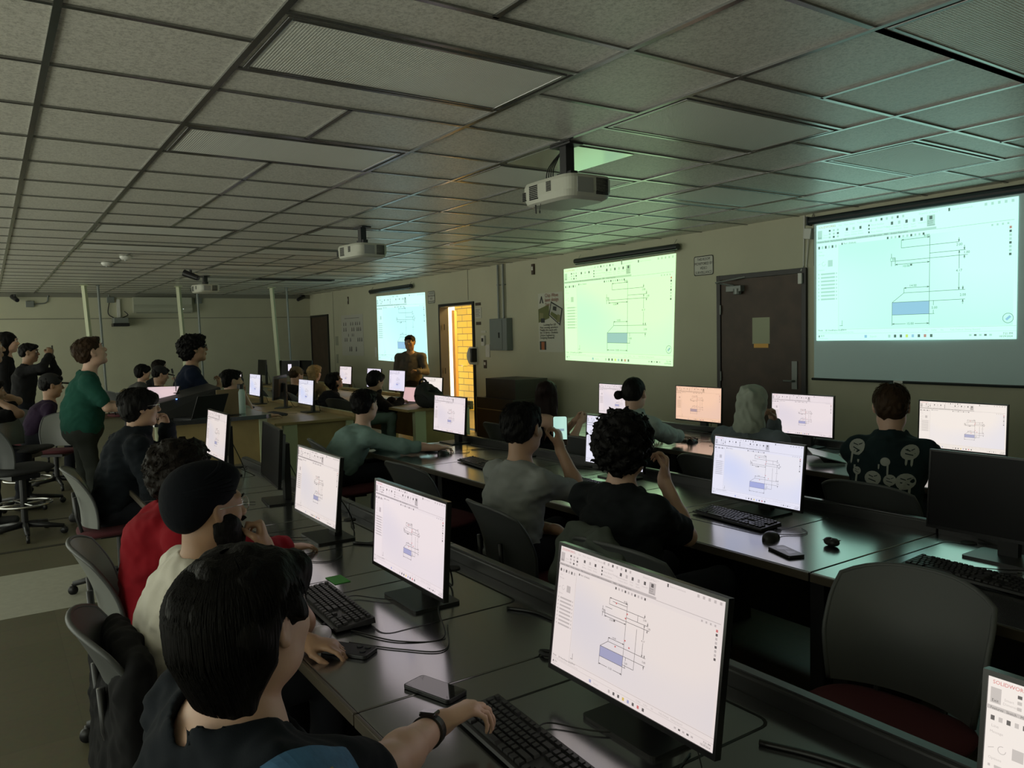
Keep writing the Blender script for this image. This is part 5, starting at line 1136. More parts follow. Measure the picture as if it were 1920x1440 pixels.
def person(label, head, yaw, hyaw=None, hpitch=0, hroll=0, pel=None, hands=None, style='short', hair='black', skin='light', shirt=('black', (.01, .01, .012)), sleeve='short', pants=(.012, .013, .018), stand=False,
           h=.0085, hs=1.0, bs=1.0, hood=False, glasses=None, beard=False, feet=None, shoulder=.185, lean=None, strn=0, headwear=None, girth=1.0, collar=False, seed=1, tank=False, full=1.0, headscale=1.0, elbow=None, ncut=0, neck=.165):
    """head: world centre of the head; yaw: direction the body faces (degrees, 90 = +y); hands: {'R': (wrist, dir, palm normal, pose), 'L': ...}"""
    hc = np.array(head, float); ya = R_(yaw); fwd = np.array((math.cos(ya), math.sin(ya), 0)); rt = np.array((math.sin(ya), -math.cos(ya), 0)); up = np.array((0, 0, 1.))
    hy = R_(hyaw if hyaw is not None else yaw); hp = R_(hpitch); hf = np.array((math.cos(hy)*math.cos(hp), math.sin(hy)*math.cos(hp), math.sin(hp))); hr = np.array((math.sin(hy), -math.cos(hy), 0)); hu = np.cross(hr, hf); c, s_ = math.cos(R_(hroll)), math.sin(R_(hroll)); hr, hu = hr*c-hu*s_, hu*c+hr*s_
    R = np.stack([hr, hf, hu], 1); HS = headscale
    if pel is None: pel = np.array((hc[0], hc[1], 0))-fwd*.10+up*(.50 if not stand else .86*bs)
    pel = np.array(pel, float)
    if not stand and pel[2] < .52: pel[2] = .505
    N = hc-up*neck*HS-fwd*.03; axis = unit(N-pel); chest = pel+(N-pel)*.66-fwd*.015; waist = pel+(N-pel)*.34-fwd*.01
    sh = {}; base = N-up*.050*bs-fwd*.012
    for k, sg in (('R', 1), ('L', -1)): sh[k] = base+rt*sg*shoulder*bs-up*.012
    # arms
    arms = {}; ua, fa = .275*bs, .245*bs; hands = hands or {}
    for k, sg in (('R', 1), ('L', -1)):
        if k in hands: wr, hd, hn, pose = hands[k]; wr = np.array(wr, float)
        else: wr = (sh[k]+fwd*.24+rt*sg*.02-up*.36) if not stand else (sh[k]+fwd*.05+rt*sg*.06-up*.51*bs); hd, hn, pose = (fwd*1.0-up*.2, -up, 'relax') if not stand else (-up, -rt*sg, 'relax')
        D = wr-sh[k]; L = np.linalg.norm(D); Lm = (ua+fa)*.995
        if L > Lm: wr = sh[k]+D/L*Lm; D = wr-sh[k]; L = Lm
        a = (ua*ua-fa*fa+L*L)/(2*L); hh = math.sqrt(max(0, ua*ua-a*a)); hint = (elbow or {}).get(k, rt*sg*.5-up*1.0-fwd*.25); dn = D/L; hint = unit(np.array(hint)-dn*(np.array(hint)@dn)); arms[k] = (sh[k], sh[k]+dn*a+hint*hh, wr, np.array(hd, float), np.array(hn, float), pose)
    # legs
    legs = {}
    for k, sg in (('R', 1), ('L', -1)):
        hip = pel+rt*sg*.085*bs-up*.02
        if stand: an = np.array((pel[0], pel[1], .09))+rt*sg*.10+(fwd*.06*sg); kn = (hip+an)/2+fwd*.035
        else: kn = hip+fwd*.40+rt*sg*.06; kn[2] = max(.46, min(pel[2]+.02, DZ-.13)); an = kn-fwd*.03; an[2] = .09
        if feet and k in feet: kn, an = [np.array(q, float) for q in feet[k]]
        legs[k] = (hip, kn, an)
    root = thing('person', (hc[0], hc[1], 0), label, 'person'); O = np.array((hc[0], hc[1], 0.))
    pts = [hc+R@np.array((sx*.12, sy*.14, sz*.14)) for sx in (-1, 1) for sy in (-1, 1) for sz in (-1, 1)]+[pel-rt*.2-up*.12, pel+rt*.2+up*.1, pel-fwd*.16, pel+fwd*.16, base+fwd*.2, base-fwd*.16]+[q for a in arms.values() for q in a[:3]]+[a[2]+unit(a[3])*.2 for a in arms.values()]+[q for l in legs.values() for q in l]
    pts = np.array(pts); lo, hi = pts.min(0)-.09, pts.max(0)+.09; lo[2] = max(lo[2], 0)
    sk = skin_mat(skin)
    def attach(me, nm, par=root):
        o = bpy.data.objects.new(nm, me); col.objects.link(o); o.parent = par; me.transform(Matrix.Translation(-Vector(O))) if par is root else None; return o
    V = Vol(lo, hi, h)
    # torso core
    g_ = girth
    V.ecap(pel, waist, rt, .150*bs*g_, .105*bs*g_, .130*bs*g_, .098*bs*g_, .04); V.ecap(waist, chest, rt, .130*bs*g_, .098*bs*g_, .150*bs, .108*bs*min(g_, 1.1), .05); V.ecap(chest, base, rt, .150*bs, .105*bs, .105*bs, .072*bs, .05)
    for k in 'RL': V.cap(N-up*.03, sh[k], .042*bs, .050*bs, .05)
    V.cap(hc+R@np.array((0, -.03, -.07)), N-up*.035, .052*HS, .060*bs, .04); head_prims(V, hc, R, HS, True, full)
    if not h > .0075: pass
    for k in 'RL':
        S, E_, W_, hd, hn, pose = arms[k]; V.cap(S, E_, .046*bs*min(g_, 1.15), .037*bs, .04); V.cap(E_, E_+(W_-E_)*.35, .037*bs, .037*bs, .02); V.cap(E_+(W_-E_)*.3, W_, .037*bs, .0255*bs, .02)
        th = -rt*(1 if k == 'R' else -1)+up*.3; hdu = unit(hd); cr = np.cross(hdu, unit(hn))*(1 if k == 'R' else -1); hand(V, W_, hd, hn, cr, pose, .95*bs)
        hip, kn, an = legs[k]; V.cap(hip, kn, .070*bs, .048*bs, .04); V.cap(kn, an, .045*bs, .034*bs, .03)
    attach(V.mesh('body', sk), 'body')
    # shirt
    sm = shirt[2] if len(shirt) > 2 else cloth(shirt[0], shirt[1]); t = .011 if not hood else .022
    hcl = max(h, .0065 if h < .007 else .008); V = Vol(lo, hi, hcl)
    V.ecap(pel+up*(.00 if not stand else .02), waist, rt, .158*bs*g_+t, .112*bs*g_+t, .142*bs*g_+t, .105*bs*g_+t, .05); V.ecap(waist, chest, rt, .142*bs*g_+t, .105*bs*g_+t, .158*bs+t, .112*bs*min(g_, 1.1)+t, .06); V.ecap(chest, base, rt, .155*bs+t, .110*bs+t, .115*bs+t, .080*bs+t, .06)
    if not tank:
        for k in 'RL':
            V.cap(base+up*.022, sh[k], .044*bs+t*.8, .052*bs+t*.8, .05); S, E_, W_ = arms[k][:3]
            if sleeve == 'short': V.cap(S, S+(E_-S)*.72, .052*bs*min(g_, 1.15)+t, .050*bs+t, .04)
            else:
                f = .94 if sleeve == 'long' else .38
                V.cap(S, E_, .050*bs+t, .043*bs+t, .04); V.cap(E_, E_+(W_-E_)*f, .043*bs+t, .032*bs+t*.8, .03)
                q = E_+(W_-E_)*f; V.cap(q-(W_-E_)*.06, q, .036*bs+t*.8+.004, .035*bs+t*.8+.004, .008)
    if hood: V.ell(N-fwd*.085-up*.035, (.105, .105, .060), np.stack([rt, unit(fwd+up*.5), unit(up-fwd*.5)], 1), .04); V.ell(N+fwd*.02+up*.035, (.085, .085, .05), None, .03)
    V.warp(.0055 if not hood else .008, 24, 24, 34, seed); V.warp(.0035, 60, 60, 75, seed+1)
    if h < .007: V.warp(.003, 28, 28, 80, seed+2)
    nk = N+up*(.018 if not hood else .035)
    V.cap(hc-up*.02, N-up*(.012+ncut*.6)+fwd*.005, .068*HS+ncut*.8, .068*bs+(0 if not collar else -.004)+ncut, .01, 'cut')
    if tank:
        V.plane(N-up*.10, up)
        for k in 'RL': V.cap(sh[k]+up*.1, sh[k]-up*.16, .075, .06, .01, 'cut')
        for sg in (-1, 1): V.cap(N-up*.13+rt*sg*.07+fwd*.09, N-up*.035+rt*sg*.065, .012, .012, .01); V.cap(N-up*.13+rt*sg*.07-fwd*.08, N-up*.035+rt*sg*.065, .012, .012, .01)
    V.plane(pel-up*(.055 if not stand else .07), -up)
    if collar:
        for sg in (-1, 1): V.cap(N-fwd*.055+rt*sg*.02+up*.012, N+rt*sg*.066+up*.0-fwd*.01, .012, .011, .01); V.cap(N+rt*sg*.066-fwd*.01, N+rt*sg*.03+fwd*.07-up*.04, .011, .012, .01)
    so = attach(V.mesh('shirt', sm), 'shirt' if not hood else 'hoodie')
    # trousers
    V = Vol(np.minimum(pel-.26, np.min([q for l in legs.values() for q in l], 0)-.1), np.maximum(pel+.26, np.max([q for l in legs.values() for q in l], 0)+.1), max(h*1.15, .0095)); V.ecap(pel-up*.01, pel+up*.045, rt, .160*bs*g_, .118*bs*g_, .150*bs*g_, .110*bs*g_, .04)
    for k in 'RL': hip, kn, an = legs[k]; V.cap(hip, kn, .086*bs, .064*bs, .05); V.cap(kn, an, .062*bs, .056*bs, .03)
    V.warp(.005, 26, 26, 36, seed+3); V.plane((0, 0, .075), (0, 0, -1)); attach(V.mesh('trousers', cloth('trousers_%d_%d' % (int(pants[0]*1000), int(pants[2]*1000)), pants)), 'trousers')
    for k in 'RL':
        an = legs[k][2]; V = Vol(an-.3, an+.3, .011); f2 = fwd; V.cap(an-up*.045-f2*.04, an-up*.052+f2*.15, .040, .036, .03); V.cap(an, an-up*.05, .042, .042, .03); V.plane((0, 0, .008), (0, 0, -1)); attach(V.mesh('shoe', mat('shoe_dark', (.02, .02, .022), .6)), 'shoe')
    # hair, headwear
    hh = max(.0045, min(h, .007))
    if style:
        V = hair_vol(style, hc, R, hh*(1.2 if style in ('long', 'hood') else 1), HS, seed); nm = {'turban': 'turban', 'cap': 'cap', 'hood': 'hood'}.get(style, 'hair')
        hm = headwear or hair_mat(hair, HC[hair]); o = attach(V.mesh(nm, hm), nm)
        if strn: mb = MB(); strands(mb, hc-O, R, style, strn, HS, seed); o2 = mb.build('loose_strands', hm, root, smooth=True); o2['kind'] = 'stuff'
        if style == 'cap':
            V = hair_vol('short', hc, R, .008, HS*.985, seed); attach(V.mesh('hair', hair_mat(hair, HC[hair])), 'hair')
    Pl = lambda *a: tuple(hc-O+R@(np.array(a)*HS))
    for x in (-1, 1):
        mb = MB(); k0 = Pl(x*.032, .0775, .012); mb.grid(lambda u, v: tuple(np.array(k0)+.0125*HS*np.array((math.cos(u*math.tau)*math.sin(math.pi*v), math.sin(u*math.tau)*math.sin(math.pi*v), math.cos(math.pi*v)))), 14, 8)
        e = mb.build('eye', mat('eye_white', (.6, .58, .55), .2), root, smooth=True); mb = MB(); k1 = np.array(k0)+R[:, 1]*.0112*HS; mb.grid(lambda u, v: tuple(k1+.0055*HS*(R[:, 0]*math.cos(u*math.tau)+R[:, 2]*math.sin(u*math.tau))*v+R[:, 1]*.002*(1-v)), 12, 2); mb.build('iris', mat('iris_dark', (.012, .008, .006), .1), e, smooth=True)
        mb = MB(); mb.tube([Pl(x*.016, .093, .033), Pl(x*.032, .094, .0385), Pl(x*.049, .080, .034)], [.0025, .0034, .0018], 6); mb.build('eyebrow', hair_mat(hair, HC[hair]), root, smooth=True)
    if beard:
        V = Vol(hc-.2, hc+.2, .006); E_ = lambda c_, r_, k=.02, mode='add': V.ell(hc+R@(np.array(c_)*HS), np.array(r_)*HS, R, k, mode); E_((0, .045, -.088), (.063, .060, .046)); E_((0, .066, -.120), (.042, .036, .040), .03)
        for x in (-1, 1): E_((x*.054, .026, -.056), (.030, .048, .056), .03)
        E_((0, .098, -.040), (.028, .012, .008), .012); V.warp(.0035, 90, 90, 90, 3); V.warp(.003, 190, 190, 190, 4); attach(V.mesh('beard', hair_mat(hair, HC[hair])), 'beard')
    if glasses:
        mb = MB(); gm = M_black if glasses == 'thick' else M_chrome; rr = .0028 if glasses == 'thick' else .0012
        for x in (-1, 1):
            mb.tube([Pl(x*.034+.023*math.cos(a*math.tau/20), .103-.004*abs(math.cos(a*math.tau/20)), .010+.019*math.sin(a*math.tau/20)) for a in range(21)], rr, 6, cap=False); mb.tube([Pl(x*.057, .098, .014), Pl(x*.079, .05, .014), Pl(x*.082, -.005, .010)], rr, 6)
        mb.tube([Pl(-.011, .104, .013), Pl(0, .107, .016), Pl(.011, .104, .013)], rr, 6); mb.build('glasses', gm, root, smooth=True)
    return dict(root=root, arms=arms, N=N, fwd=fwd, rt=rt, R=R, hc=hc, O=O, shirt=so, base=base, chest=chest, pel=pel, sh=sh)

def decal(p, target, cpos, nrm, upv, polys, mt, nm, off=.003, div=1):
    """small printed patches laid on a garment: polys in metres (x right seen from outside, y up)"""
    me = target.data; bv = BVHTree.FromPolygons([v.co for v in me.vertices], [tuple(q.vertices) for q in me.polygons]); n = Vector(unit(nrm)); u = Vector(unit(upv)); r = u.cross(n).normalized(); u = n.cross(r); c0 = Vector(np.array(cpos)-p['O']); mb = MB()
    def pr(x, y):
        o = c0+r*x+u*y+n*.25; hit = bv.ray_cast(o, -n, .5); return tuple(hit[0]+n*off) if hit[0] is not None else None
    for poly in polys:
        pts = [pr(*q) for q in poly]
        if all(q is not None for q in pts): mb.quad(pts)
    if mb.v: return mb.build(nm, mt, p['root'])
def fan(poly): c = (sum(q[0] for q in poly)/len(poly), sum(q[1] for q in poly)/len(poly)); return [[c, poly[i], poly[(i+1) % len(poly)]] for i in range(len(poly))]
def gridpoly(x0, x1, y0, y1, n, m, f=lambda x, y: (x, y)):
    out = []
    for i in range(n):
        for j in range(m):
            a, b, c, d = x0+(x1-x0)*i/n, x0+(x1-x0)*(i+1)/n, y0+(y1-y0)*j/m, y0+(y1-y0)*(j+1)/m; out.append([f(a, c), f(b, c), f(b, d), f(a, d)])
    return out
DN = (0, 0, -1)
# ---- nearest row
P1 = person('nearest person with a black bob and navy shirt, wristband hand beside the keyboard', (1.53, .100, 1.07), 96, 118, 4, pel=(1.50, .05, .47), style='bob', skin='light', h=.0052, shirt=('navy_tee', (.006, .009, .014)), headscale=1.04, full=1.10, girth=1.12, shoulder=.19,
            hands={'R': ((1.385, .545, .70), (.20, .92, .30), (.25, .25, -1), 'loose'), 'L': ((1.30, .26, .56), (0, 1, 0), DN, 'relax')}, strn=1100, seed=4, ncut=.034, neck=.132, bs=1.06, elbow={'R': (1.0, -.1, -.6)})
a = P1['arms']['R']; W_ = a[2]; dd = unit(a[2]-a[1]); q = W_-dd*.035; mb = MB(); s1 = unit(np.cross(dd, (0, 0, 1))); s2 = np.cross(s1, dd)
for i in range(24):
    t0, t1 = i*math.tau/24, (i+1)*math.tau/24; f = lambda t, e, rr: tuple(q-P1['O']+dd*e+(s1*math.cos(t)*1.06+s2*math.sin(t))*rr)
    mb.quad([f(t0, -.013, .034), f(t1, -.013, .034), f(t1, .013, .0325), f(t0, .013, .0325)]); mb.quad([f(t0, -.013, .028), f(t1, -.013, .028), f(t1, -.013, .034), f(t0, -.013, .034)][::-1]); mb.quad([f(t0, .013, .0325), f(t1, .013, .0325), f(t1, .013, .027), f(t0, .013, .027)])
mb.build('wristband', mat('band_black', (.012, .012, .012), .5), P1['root'], smooth=False)
m = MB(); c0 = q-P1['O']+s2*.036; m.box(tuple(c0), (.036, .036, .010), M=Matrix((tuple(s1), tuple(dd), tuple(s2))).transposed()); m.build('watch_face', MATS['phone_glass'], P1['root'], bevel=.004)
bl = mat('blue_print', (.05, .15, .30), .8, noise=(30, .25)); pu = mat('violet_print', (.085, .10, .24), .8, noise=(30, .2)); ye = mat('yellow_print', (.30, .28, .05), .8)
cc = P1['sh']['R']+P1['fwd']*.035+P1['rt']*.02; nn = (.50, .35, .80); uu = (-.3, 1, .2)
decal(P1, P1['shirt'], cc, nn, uu, gridpoly(-.045, .04, -.07, .085, 12, 16, lambda x, y: (x+.25*y, y)), bl, 'blue_panel', off=.0075); decal(P1, P1['shirt'], cc, nn, uu, gridpoly(.04, .070, -.08, .06, 6, 14, lambda x, y: (x+.25*y, y)), pu, 'violet_panel', off=.0075)
decal(P1, P1['shirt'], cc, nn, uu, gridpoly(-.0, .018, -.016, .010, 3, 3), ye, 'yellow_patch', off=.0095); decal(P1, P1['shirt'], cc, nn, uu, gridpoly(.03, .10, -.11, -.085, 8, 3), ye, 'yellow_stripe', off=.0095)
P2 = person('bearded person in a white shirt and dark turban, glasses, resting the chin on a fist', (.445, .282, 1.046), 92, 99, -2, pel=(.42, .19, .47), style='turban', hair='black', skin='tan', h=.0055, shirt=('white_tee', (.60, .57, .50)), beard=True, glasses='thin', headwear=mat('turban_cloth', (.004, .005, .008), .85, spec=.12, bump=(50, .5, .004)), girth=1.2, headscale=.96,
            hands={'R': ((.475, .432, .900), (-.36, -.05, .92), (-.35, -.93, .1), 'fist'), 'L': ((.700, .475, .672), (.70, .68, -.06), (.1, .0, -1), 'relax')}, seed=6, elbow={'R': (.5, .6, -1)})
# folds of the turban
mb = MB(); Rr = P2['R']; hc = P2['hc']-P2['O']
for k in range(7):
    L = []
    for i in range(25):
        t = -.15+i/24*3.45; a = math.pi*.5-t*1.0; z = .040+.011*k+.020*math.sin(t)+.006*k*math.cos(t*1.3); rr = 1.0-.035*k*(k > 3)*.6; x, y = .096*math.cos(a)*rr, -.032+.106*math.sin(a)*rr; e = math.sqrt(max(.05, 1-((z-.066)/.10)**2)); L.append(tuple(hc+Rr@(np.array((x*e*1.0, -.028+(y+.028)*e, z))*.96)))
    mb.tube(L, [.003+.004*math.sin(math.pi*i/24) for i in range(25)], 6)
mb.build('turban_fold', MATS['turban_cloth'], P2['root'], smooth=True)
P3 = person('person with curly dark hair in a red hoodie, half hidden behind the turbaned person', (-.29, .345, 1.045), 92, 125, 0, pel=(-.38, .25, .47), style='curly', hair='dark', skin='tan', h=.0075, shirt=('red_hoodie', (.22, .005, .012)), sleeve='long', hood=True, hands={'R': ((-.34, .74, .672), (.05, 1, 0), DN, 'mouse'), 'L': ((-.66, .60, .67), (0, 1, 0), DN, 'type')}, strn=420, seed=8, headscale=.93)
P4 = person('person with glasses in a black hooded top, fingertips raised to the lips', (-2.55, .545, 1.135), 86, 90, 2, pel=(-2.62, .36, .50), style='bowl', hair='black', skin='mid', h=.0065, shirt=('black_hoodie', (.007, .010, .014)), sleeve='long', hood=True, glasses='thin', headscale=1.04,
            hands={'L': ((-2.68, .72, .99), (.05, -.30, .95), (.5, -.8, .1), 'half'), 'R': ((-2.36, .78, .68), (-.6, .8, 0), DN, 'relax')}, seed=9, strn=250, elbow={'L': (-.1, .7, -1)})
# ---- middle row
person('person in a grey T-shirt with dark hair holding up a phone', (-.29, 1.93, 1.075), 92, 112, 0, pel=(-.22, 1.80, .47), style='short', hair='black', skin='mid', h=.0065, shirt=('grey_tee', (.24, .255, .25)), headscale=1.08, hands={'R': ((-.245, 2.12, .965), (-.25, .12, .95), (-.85, -.5, 0), 'hold'), 'L': ((-.1, 1.98, .60), (.2, .9, -.5), DN, 'relax')}, seed=10, strn=260, elbow={'R': (.5, .2, -1)})
mt = Matrix((unit((.62, .78, 0)), unit((-.12, .10, .98)), unit(np.cross(unit((.62, .78, 0)), unit((-.12, .10, .98)))))).transposed()
ph = phone(-.285, 2.155, 1.045, 0, 'phone held up with a lit screen by the person in grey', bg_mat('phone_photo', (.50, .78, .68), (.42, .70, .62), 1), M=mt.to_euler(), case=mat('brown_case', (.10, .05, .04), .5), ln=.155)
m = MB(); m.quad([(-.034, -.073, .0108), (.034, -.073, .0108), (.034, -.042, .0108), (-.034, -.042, .0108)], 0)
m.tube([(0, -.06, .0108), (0, -.06, .0112)], .007, 14, 1); m.quad([(-.012, .0, .0109), (.02, .0, .0109), (.02, .012, .0109), (-.012, .012, .0109)], 2); m.build('camera_controls', [mat('phone_bar', (.03, .012, .012), .4), emi('phone_dot', (.7, .6, .6), .8), emi('phone_mark', (.25, .36, .42), 1)], ph)
Pc = person('curly haired person in a black T-shirt with a hand at the face', (.53, 1.855, 1.08), 94, 112, 0, pel=(.60, 1.78, .47), style='curly', hair='black', skin='light', h=.0062, shirt=('black_tee', (.008, .010, .012)), hands={'R': ((.57, 2.03, .935), (-.12, .25, .95), (-.5, -.8, 0), 'half'), 'L': ((.30, 2.32, .67), (0, 1, 0), DN, 'relax')}, seed=12, strn=700, headscale=1.03, elbow={'R': (.45, .3, -1.2)}, girth=1.1)
person('person in a teal button shirt using mouse and keyboard', (-2.83, 2.19, 1.015), 85, 118, 0, pel=(-2.88, 1.95, .45), style='short', hair='black', skin='light', h=.0075, shirt=('teal_shirt', (.19, .29, .27)), sleeve='half', collar=True, hands={'R': ((-2.40, 2.60, .685), (.15, .95, -.08), DN, 'mouse'), 'L': ((-2.72, 2.56, .685), (.3, .9, -.05), DN, 'type')}, seed=14, strn=160, headscale=1.06, girth=1.15, elbow={'R': (.4, -.3, -1)})
# ---- wall row
person('person with long auburn hair and bare shoulders, holding a phone in both hands', (-2.78, 3.92, 1.00), 75, 132, 0, pel=(-2.78, 3.68, .46), style='long', hair='auburn', skin='light', h=.0078, shirt=('black_top', (.008, .008, .010)), tank=True, hands={'R': ((-2.50, 4.08, .76), (-.2, .9, .25), (-.9, 0, .3), 'half'), 'L': ((-2.62, 4.12, .76), (.25, .9, .25), (.9, 0, .3), 'half')}, seed=15, shoulder=.165, strn=0, headscale=1.04)
phone(-2.53, 4.22, .80, 60, 'small dark phone in the hands of the long haired person', case=M_black)
Pb = person('person with a black hair bun in a pale hoodie, hand on the mouse', (-1.50, 3.80, 1.075), 98, 112, -4, pel=(-1.55, 3.58, .47), style='bun', hair='black', skin='light', h=.0075, shirt=('pale_hoodie', (.36, .42, .39)), sleeve='long', hood=True, hands={'R': ((-1.52, 4.33, .685), (.1, 1, -.05), DN, 'mouse'), 'L': ((-1.80, 4.30, .685), (0, 1, 0), DN, 'type')}, seed=16, headscale=1.04, elbow={'R': (.8, -.2, -.8)})
person('person with a pale hood up and grey-blue jacket, fingers by the cheek', (-.40, 3.80, 1.065), 95, 105, -5, pel=(-.40, 3.58, .47), style='hood', hair='black', skin='mid', h=.0078, shirt=('greyblue_jacket', (.15, .18, .21)), sleeve='long', headwear=cloth('hood_grey', (.36, .40, .34)), hands={'R': ((-.40, 4.0, .925), (-.15, -.05, .95), (-.2, -.9, 0), 'fist'), 'L': ((-.6, 4.2, .68), (0, 1, 0), DN, 'relax')}, seed=17, girth=1.25, shoulder=.21, headscale=1.0, elbow={'R': (.15, .2, -1.2)})
Ps = person('person in a dark hoodie printed with dripping smiley faces, seen from behind', (.52, 3.79, 1.10), 112, 118, -2, pel=(.60, 3.58, .47), style='short', hair='brown', skin='light', h=.0072, shirt=('smiley_hoodie', (.010, .022, .026)), sleeve='long', hood=True, hands={'R': ((.60, 4.30, .68), (0, 1, 0), DN, 'type'), 'L': ((.25, 4.3, .68), (0, 1, 0), DN, 'type')}, seed=18, shoulder=.165, girth=1.0, strn=200, headscale=1.06, elbow={'R': (-.1, .3, -1), 'L': (0, .2, -1)})
gp = mat('print_grey', (.34, .36, .33), .8)
def drip(x, y, r, drops):
    n = 18; out = fan([(x+r*math.cos(i*math.tau/n), y+r*.9*math.sin(i*math.tau/n)) for i in range(n)])
    for dx, w_, l in drops:
        y0 = y-r*.6; out += [[(x+dx-w_, y0), (x+dx+w_, y0), (x+dx+w_*.8, y0-l), (x+dx-w_*.8, y0-l)], [(x+dx-w_*.8, y0-l), (x+dx+w_*.8, y0-l), (x+dx, y0-l-w_*1.6)]]
    return out
bn = -Ps['fwd']; bc = Ps['chest']+np.array((0, 0, .03))
SM = [(-.145, .085, .042, [(-.02, .006, .05), (.0, .006, .075), (.02, .006, .04)]), (.115, .075, .040, [(-.012, .006, .03), (.012, .006, .035)]), (-.045, -.055, .040, [(-.01, .006, .03)]), (.035, -.06, .030, [(.0, .005, .03)]), (.105, -.065, .045, [(-.02, .006, .04), (.018, .006, .05)]), (-.13, -.03, .022, [(0, .006, .05)]), (.01, .03, .024, [(-.03, .004, .02), (.012, .005, .05)])]
decal(Ps, Ps['shirt'], bc, bn, (0, 0, 1), [q for s_ in SM for q in drip(*s_)], gp, 'smiley_print', off=.006)
ink = cloth('smiley_hoodie', (.01, .022, .026)); fc = []
for x, y, r, _ in SM[:6]:
    fc += [[(x-r*.5, y+r*.30), (x+r*.05, y+r*.12), (x+r*.05, y+r*.22), (x-r*.5, y+r*.42)], [(x+r*.15, y+r*.2), (x+r*.55, y+r*.35), (x+r*.55, y+r*.45), (x+r*.15, y+r*.3)], [(x-r*.5, y-.15*r), (x+r*.4, y-.42*r), (x+r*.4, y-.30*r), (x-r*.5, y-.03*r)]]
decal(Ps, Ps['shirt'], bc, bn, (0, 0, 1), fc, ink, 'smiley_features', off=.0075)
# ---- left groups
person('standing person in a dark green T-shirt and grey trousers looking up', (-4.72, .50, 1.475), 88, 99, 22, pel=(-4.72, .40, .84), style='short', hair='brown', skin='light', h=.0075, shirt=('green_tee', (.014, .075, .055)), stand=True, bs=.95, girth=1.45, pants=(.030, .034, .030), headscale=1.12, full=1.1, hands={'R': ((-4.55, .80, 1.0), (-.4, .8, -.3), DN, 'relax'), 'L': ((-4.85, .80, 1.0), (.4, .8, -.3), DN, 'relax')}, seed=20, strn=120)
person('standing person in a navy shirt with thick glasses, hand at the chest', (-5.30, 1.46, 1.475), 85, 88, 8, pel=(-5.30, 1.36, .84), style='wavy', hair='black', skin='tan', h=.0078, shirt=('navy_shirt', (.008, .014, .035)), stand=True, bs=.95, collar=True, glasses='thick', headscale=1.12, hands={'R': ((-5.28, 1.68, 1.10), (-.5, .2, .8), (-.3, -.9, 0), 'half')}, seed=21, elbow={'R': (.6, .1, -1)})
person('person with short black hair resting chin on hand, other hand on the oak desk', (-6.15, 2.02, 1.095), 80, 92, 2, pel=(-6.15, 1.80, .47), style='short', hair='black', skin='light', h=.0085, shirt=('white_tee2', (.35, .34, .30)), headscale=1.12, hands={'R': ((-6.10, 2.42, .68), (.0, 1, 0), DN, 'mouse'), 'L': ((-6.20, 2.16, .955), (.15, .1, .95), (.1, -.9, 0), 'fist')}, seed=22)
person('person with a black bowl haircut in a dark hoodie and teal trousers at a laptop', (-6.63, 3.98, .985), 80, 100, -8, pel=(-6.62, 3.72, .45), style='bowl', hair='black', skin='mid', h=.0085, shirt=('brown_hoodie', (.016, .012, .011)), sleeve='long', hood=True, pants=(.17, .26, .24), headscale=1.08, hands={'R': ((-6.60, 4.32, .69), (-.2, 1, 0), DN, 'type'), 'L': ((-6.85, 4.32, .69), (0, 1, 0), DN, 'type')}, seed=23)
person('woman with dark hair in a black tracksuit top leaning back and looking up', (-8.05, 3.96, .925), 80, 92, 22, pel=(-7.95, 3.75, .45), style='bob', hair='black', skin='mid', h=.010, shirt=('track_top', (.010, .011, .015)), sleeve='long', headscale=1.08, hands={'R': ((-7.85, 4.30, .69), (0, 1, 0), DN, 'relax')}, seed=24)
person('blonde person in a tan top seen from behind', (-8.95, 3.99, 1.015), 110, 125, 0, pel=(-8.95, 3.75, .45), style='bob', hair='blonde', skin='light', h=.010, shirt=('tan_top', (.17, .13, .07)), sleeve='long', headscale=1.05, seed=25)
person('person in a dark top and tan cap bent over the far desk', (-9.85, 4.00, .955), 95, 105, -15, pel=(-9.85, 3.75, .45), style='cap', hair='brown', skin='light', h=.010, shirt=('dark_top', (.012, .012, .013)), sleeve='long', headwear=cloth('tan_cap', (.14, .11, .07)), headscale=1.15, seed=26)
person('standing presenter in a grey sweater silhouetted against the far left projection', (-8.85, 5.60, 1.45), 325, 318, 0, pel=(-8.95, 5.62, .83), style='short', hair='dark', skin='brown', h=.0095, shirt=('presenter_sweater', (.075, .068, .060)), sleeve='long', stand=True, bs=1.0, girth=1.3, shoulder=.20, headscale=1.05, hands={'L': ((-8.55, 5.58, .98), (-.3, -.9, .3), DN, 'half')}, seed=27)
person('far seated person with black hair and grey jacket', (-11.15, 1.87, 1.07), 75, 95, 0, pel=(-11.1, 1.62, .46), style='bowl', hair='black', skin='light', h=.011, shirt=('grey_jacket', (.10, .10, .10)), sleeve='long', headscale=1.12, seed=28)
person('far seated person in a black cap with hand at the face', (-10.35, 2.0, 1.045), 75, 90, -15, pel=(-10.5, 1.7, .46), style='cap', hair='black', skin='mid', h=.011, shirt=('black_jacket', (.010, .010, .012)), sleeve='long', headwear=mat('black_cap', (.008, .008, .009), .8), headscale=1.15, hands={'R': ((-10.2, 2.2, .92), (-.1, -.3, .9), (0, -1, 0), 'fist')}, seed=29)
person('far person with a shaved crown behind the black cap', (-11.9, 2.25, 1.12), 80, 100, 0, pel=(-11.9, 2.0, .46), style='short', hair='dark', skin='mid', h=.012, shirt=('black_jacket2', (.010, .010, .012)), sleeve='long', headscale=1.1, seed=30)
person('standing person at the left edge in a dark jacket with pale lapels', (-5.25, -.235, 1.53), 92, 98, 4, pel=(-5.25, -.33, .84), style='short', hair='brown', skin='light', h=.0085, shirt=('dark_suit', (.012, .013, .015)), sleeve='long', stand=True, collar=True, headscale=1.15, seed=31)
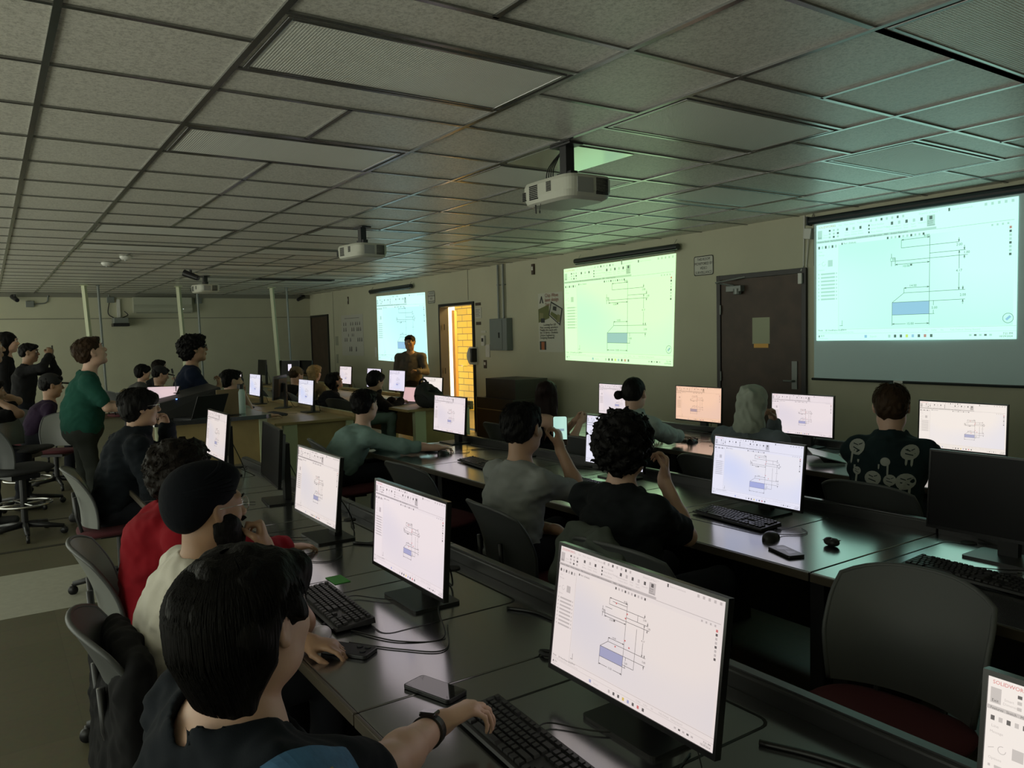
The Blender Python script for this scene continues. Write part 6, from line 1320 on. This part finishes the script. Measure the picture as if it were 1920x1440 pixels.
person('standing person with long dark hair near the left edge', (-9.4, -.0, 1.60), 80, 85, 0, pel=(-9.4, -.1, .86), style='long', hair='black', skin='light', h=.011, shirt=('black_dress', (.008, .008, .009)), sleeve='long', stand=True, headscale=1.15, seed=32)
person('standing person with both hands raised to the face holding a camera', (-8.6, .20, 1.46), 70, 75, 0, pel=(-8.6, .10, .84), style='short', hair='black', skin='brown', h=.010, shirt=('black_jersey', (.010, .010, .011)), sleeve='long', stand=True, headscale=1.0, hands={'R': ((-8.45, .40, 1.42), (-.2, .2, .9), (-.8, -.2, 0), 'hold'), 'L': ((-8.65, .42, 1.42), (.2, .2, .9), (.8, -.2, 0), 'hold')}, seed=33, elbow={'R': (1, .5, -.2), 'L': (-.3, .5, -1)})
phone(-8.53, .45, 1.47, 0, 'dark phone raised in the hands of the far standing person', M=(R_(90), 0, R_(-10)))
person('seated person in a black cap low at the left side', (-7.6, .36, 1.08), 85, 95, -5, pel=(-7.6, .12, .46), style='cap', hair='black', skin='tan', h=.010, shirt=('plum_jacket', (.022, .012, .030)), sleeve='long', headwear=MATS['black_cap'], headscale=1.15, seed=34)
person('seated person cut by the left edge with a raised bare elbow', (-5.9, -.22, 1.12), 85, 90, 0, pel=(-5.9, -.40, .60), style='short', hair='dark', skin='mid', h=.0085, shirt=('black_tee3', (.008, .008, .009)), hands={'R': ((-5.72, -.20, 1.06), (-.4, -.6, .3), (-.6, .2, 0), 'half'), 'L': ((-6.05, -.2, 1.1), (.4, -.4, .3), (.4, 0, 0), 'half')}, seed=35, elbow={'R': (.5, 1.3, .1), 'L': (-.5, 1, .2)})
# ---- jackets over chair backs
def jacket(name, lo, hi, prims, mt, label, parts=()):
    V = Vol(lo, hi, .009)
    for p in prims: V.ecap(*p)
    V.warp(.010, 22, 22, 26, 5); V.warp(.006, 60, 60, 50, 6); me = V.mesh(name, mt); o = bpy.data.objects.new(name, me); col.objects.link(o); tag(o, label, 'jacket'); return o
jacket('jacket', (.10, -.55, .05), (.95, .25, 1.0), [((.45, .035, .70), (.45, .00, .35), (1, 0, 0), .25, .045, .26, .06, .05), ((.24, .02, .62), (.20, .01, .22), (1, 0, 0), .09, .05, .08, .05, .05), ((.66, .03, .64), (.68, .02, .2), (1, 0, 0), .08, .05, .07, .05, .05)], cloth('black_coat', (.006, .006, .007)), 'black jacket draped over the chair of the turbaned person')
jacket('jacket', (.2, 1.3, .3), (1.1, 1.9, 1.0), [((.60, 1.60, .775), (.58, 1.56, .50), (1, -.1, 0), .14, .045, .15, .06, .05), ((.48, 1.60, .70), (.46, 1.57, .45), (1, 0, 0), .06, .05, .05, .05, .05), ((.70, 1.58, .78), (.80, 1.57, .74), (0, 1, 0), .05, .04, .04, .04, .05)], cloth('sage_coat', (.085, .10, .088)), 'grey green jacket draped over the chair of the curly haired person')
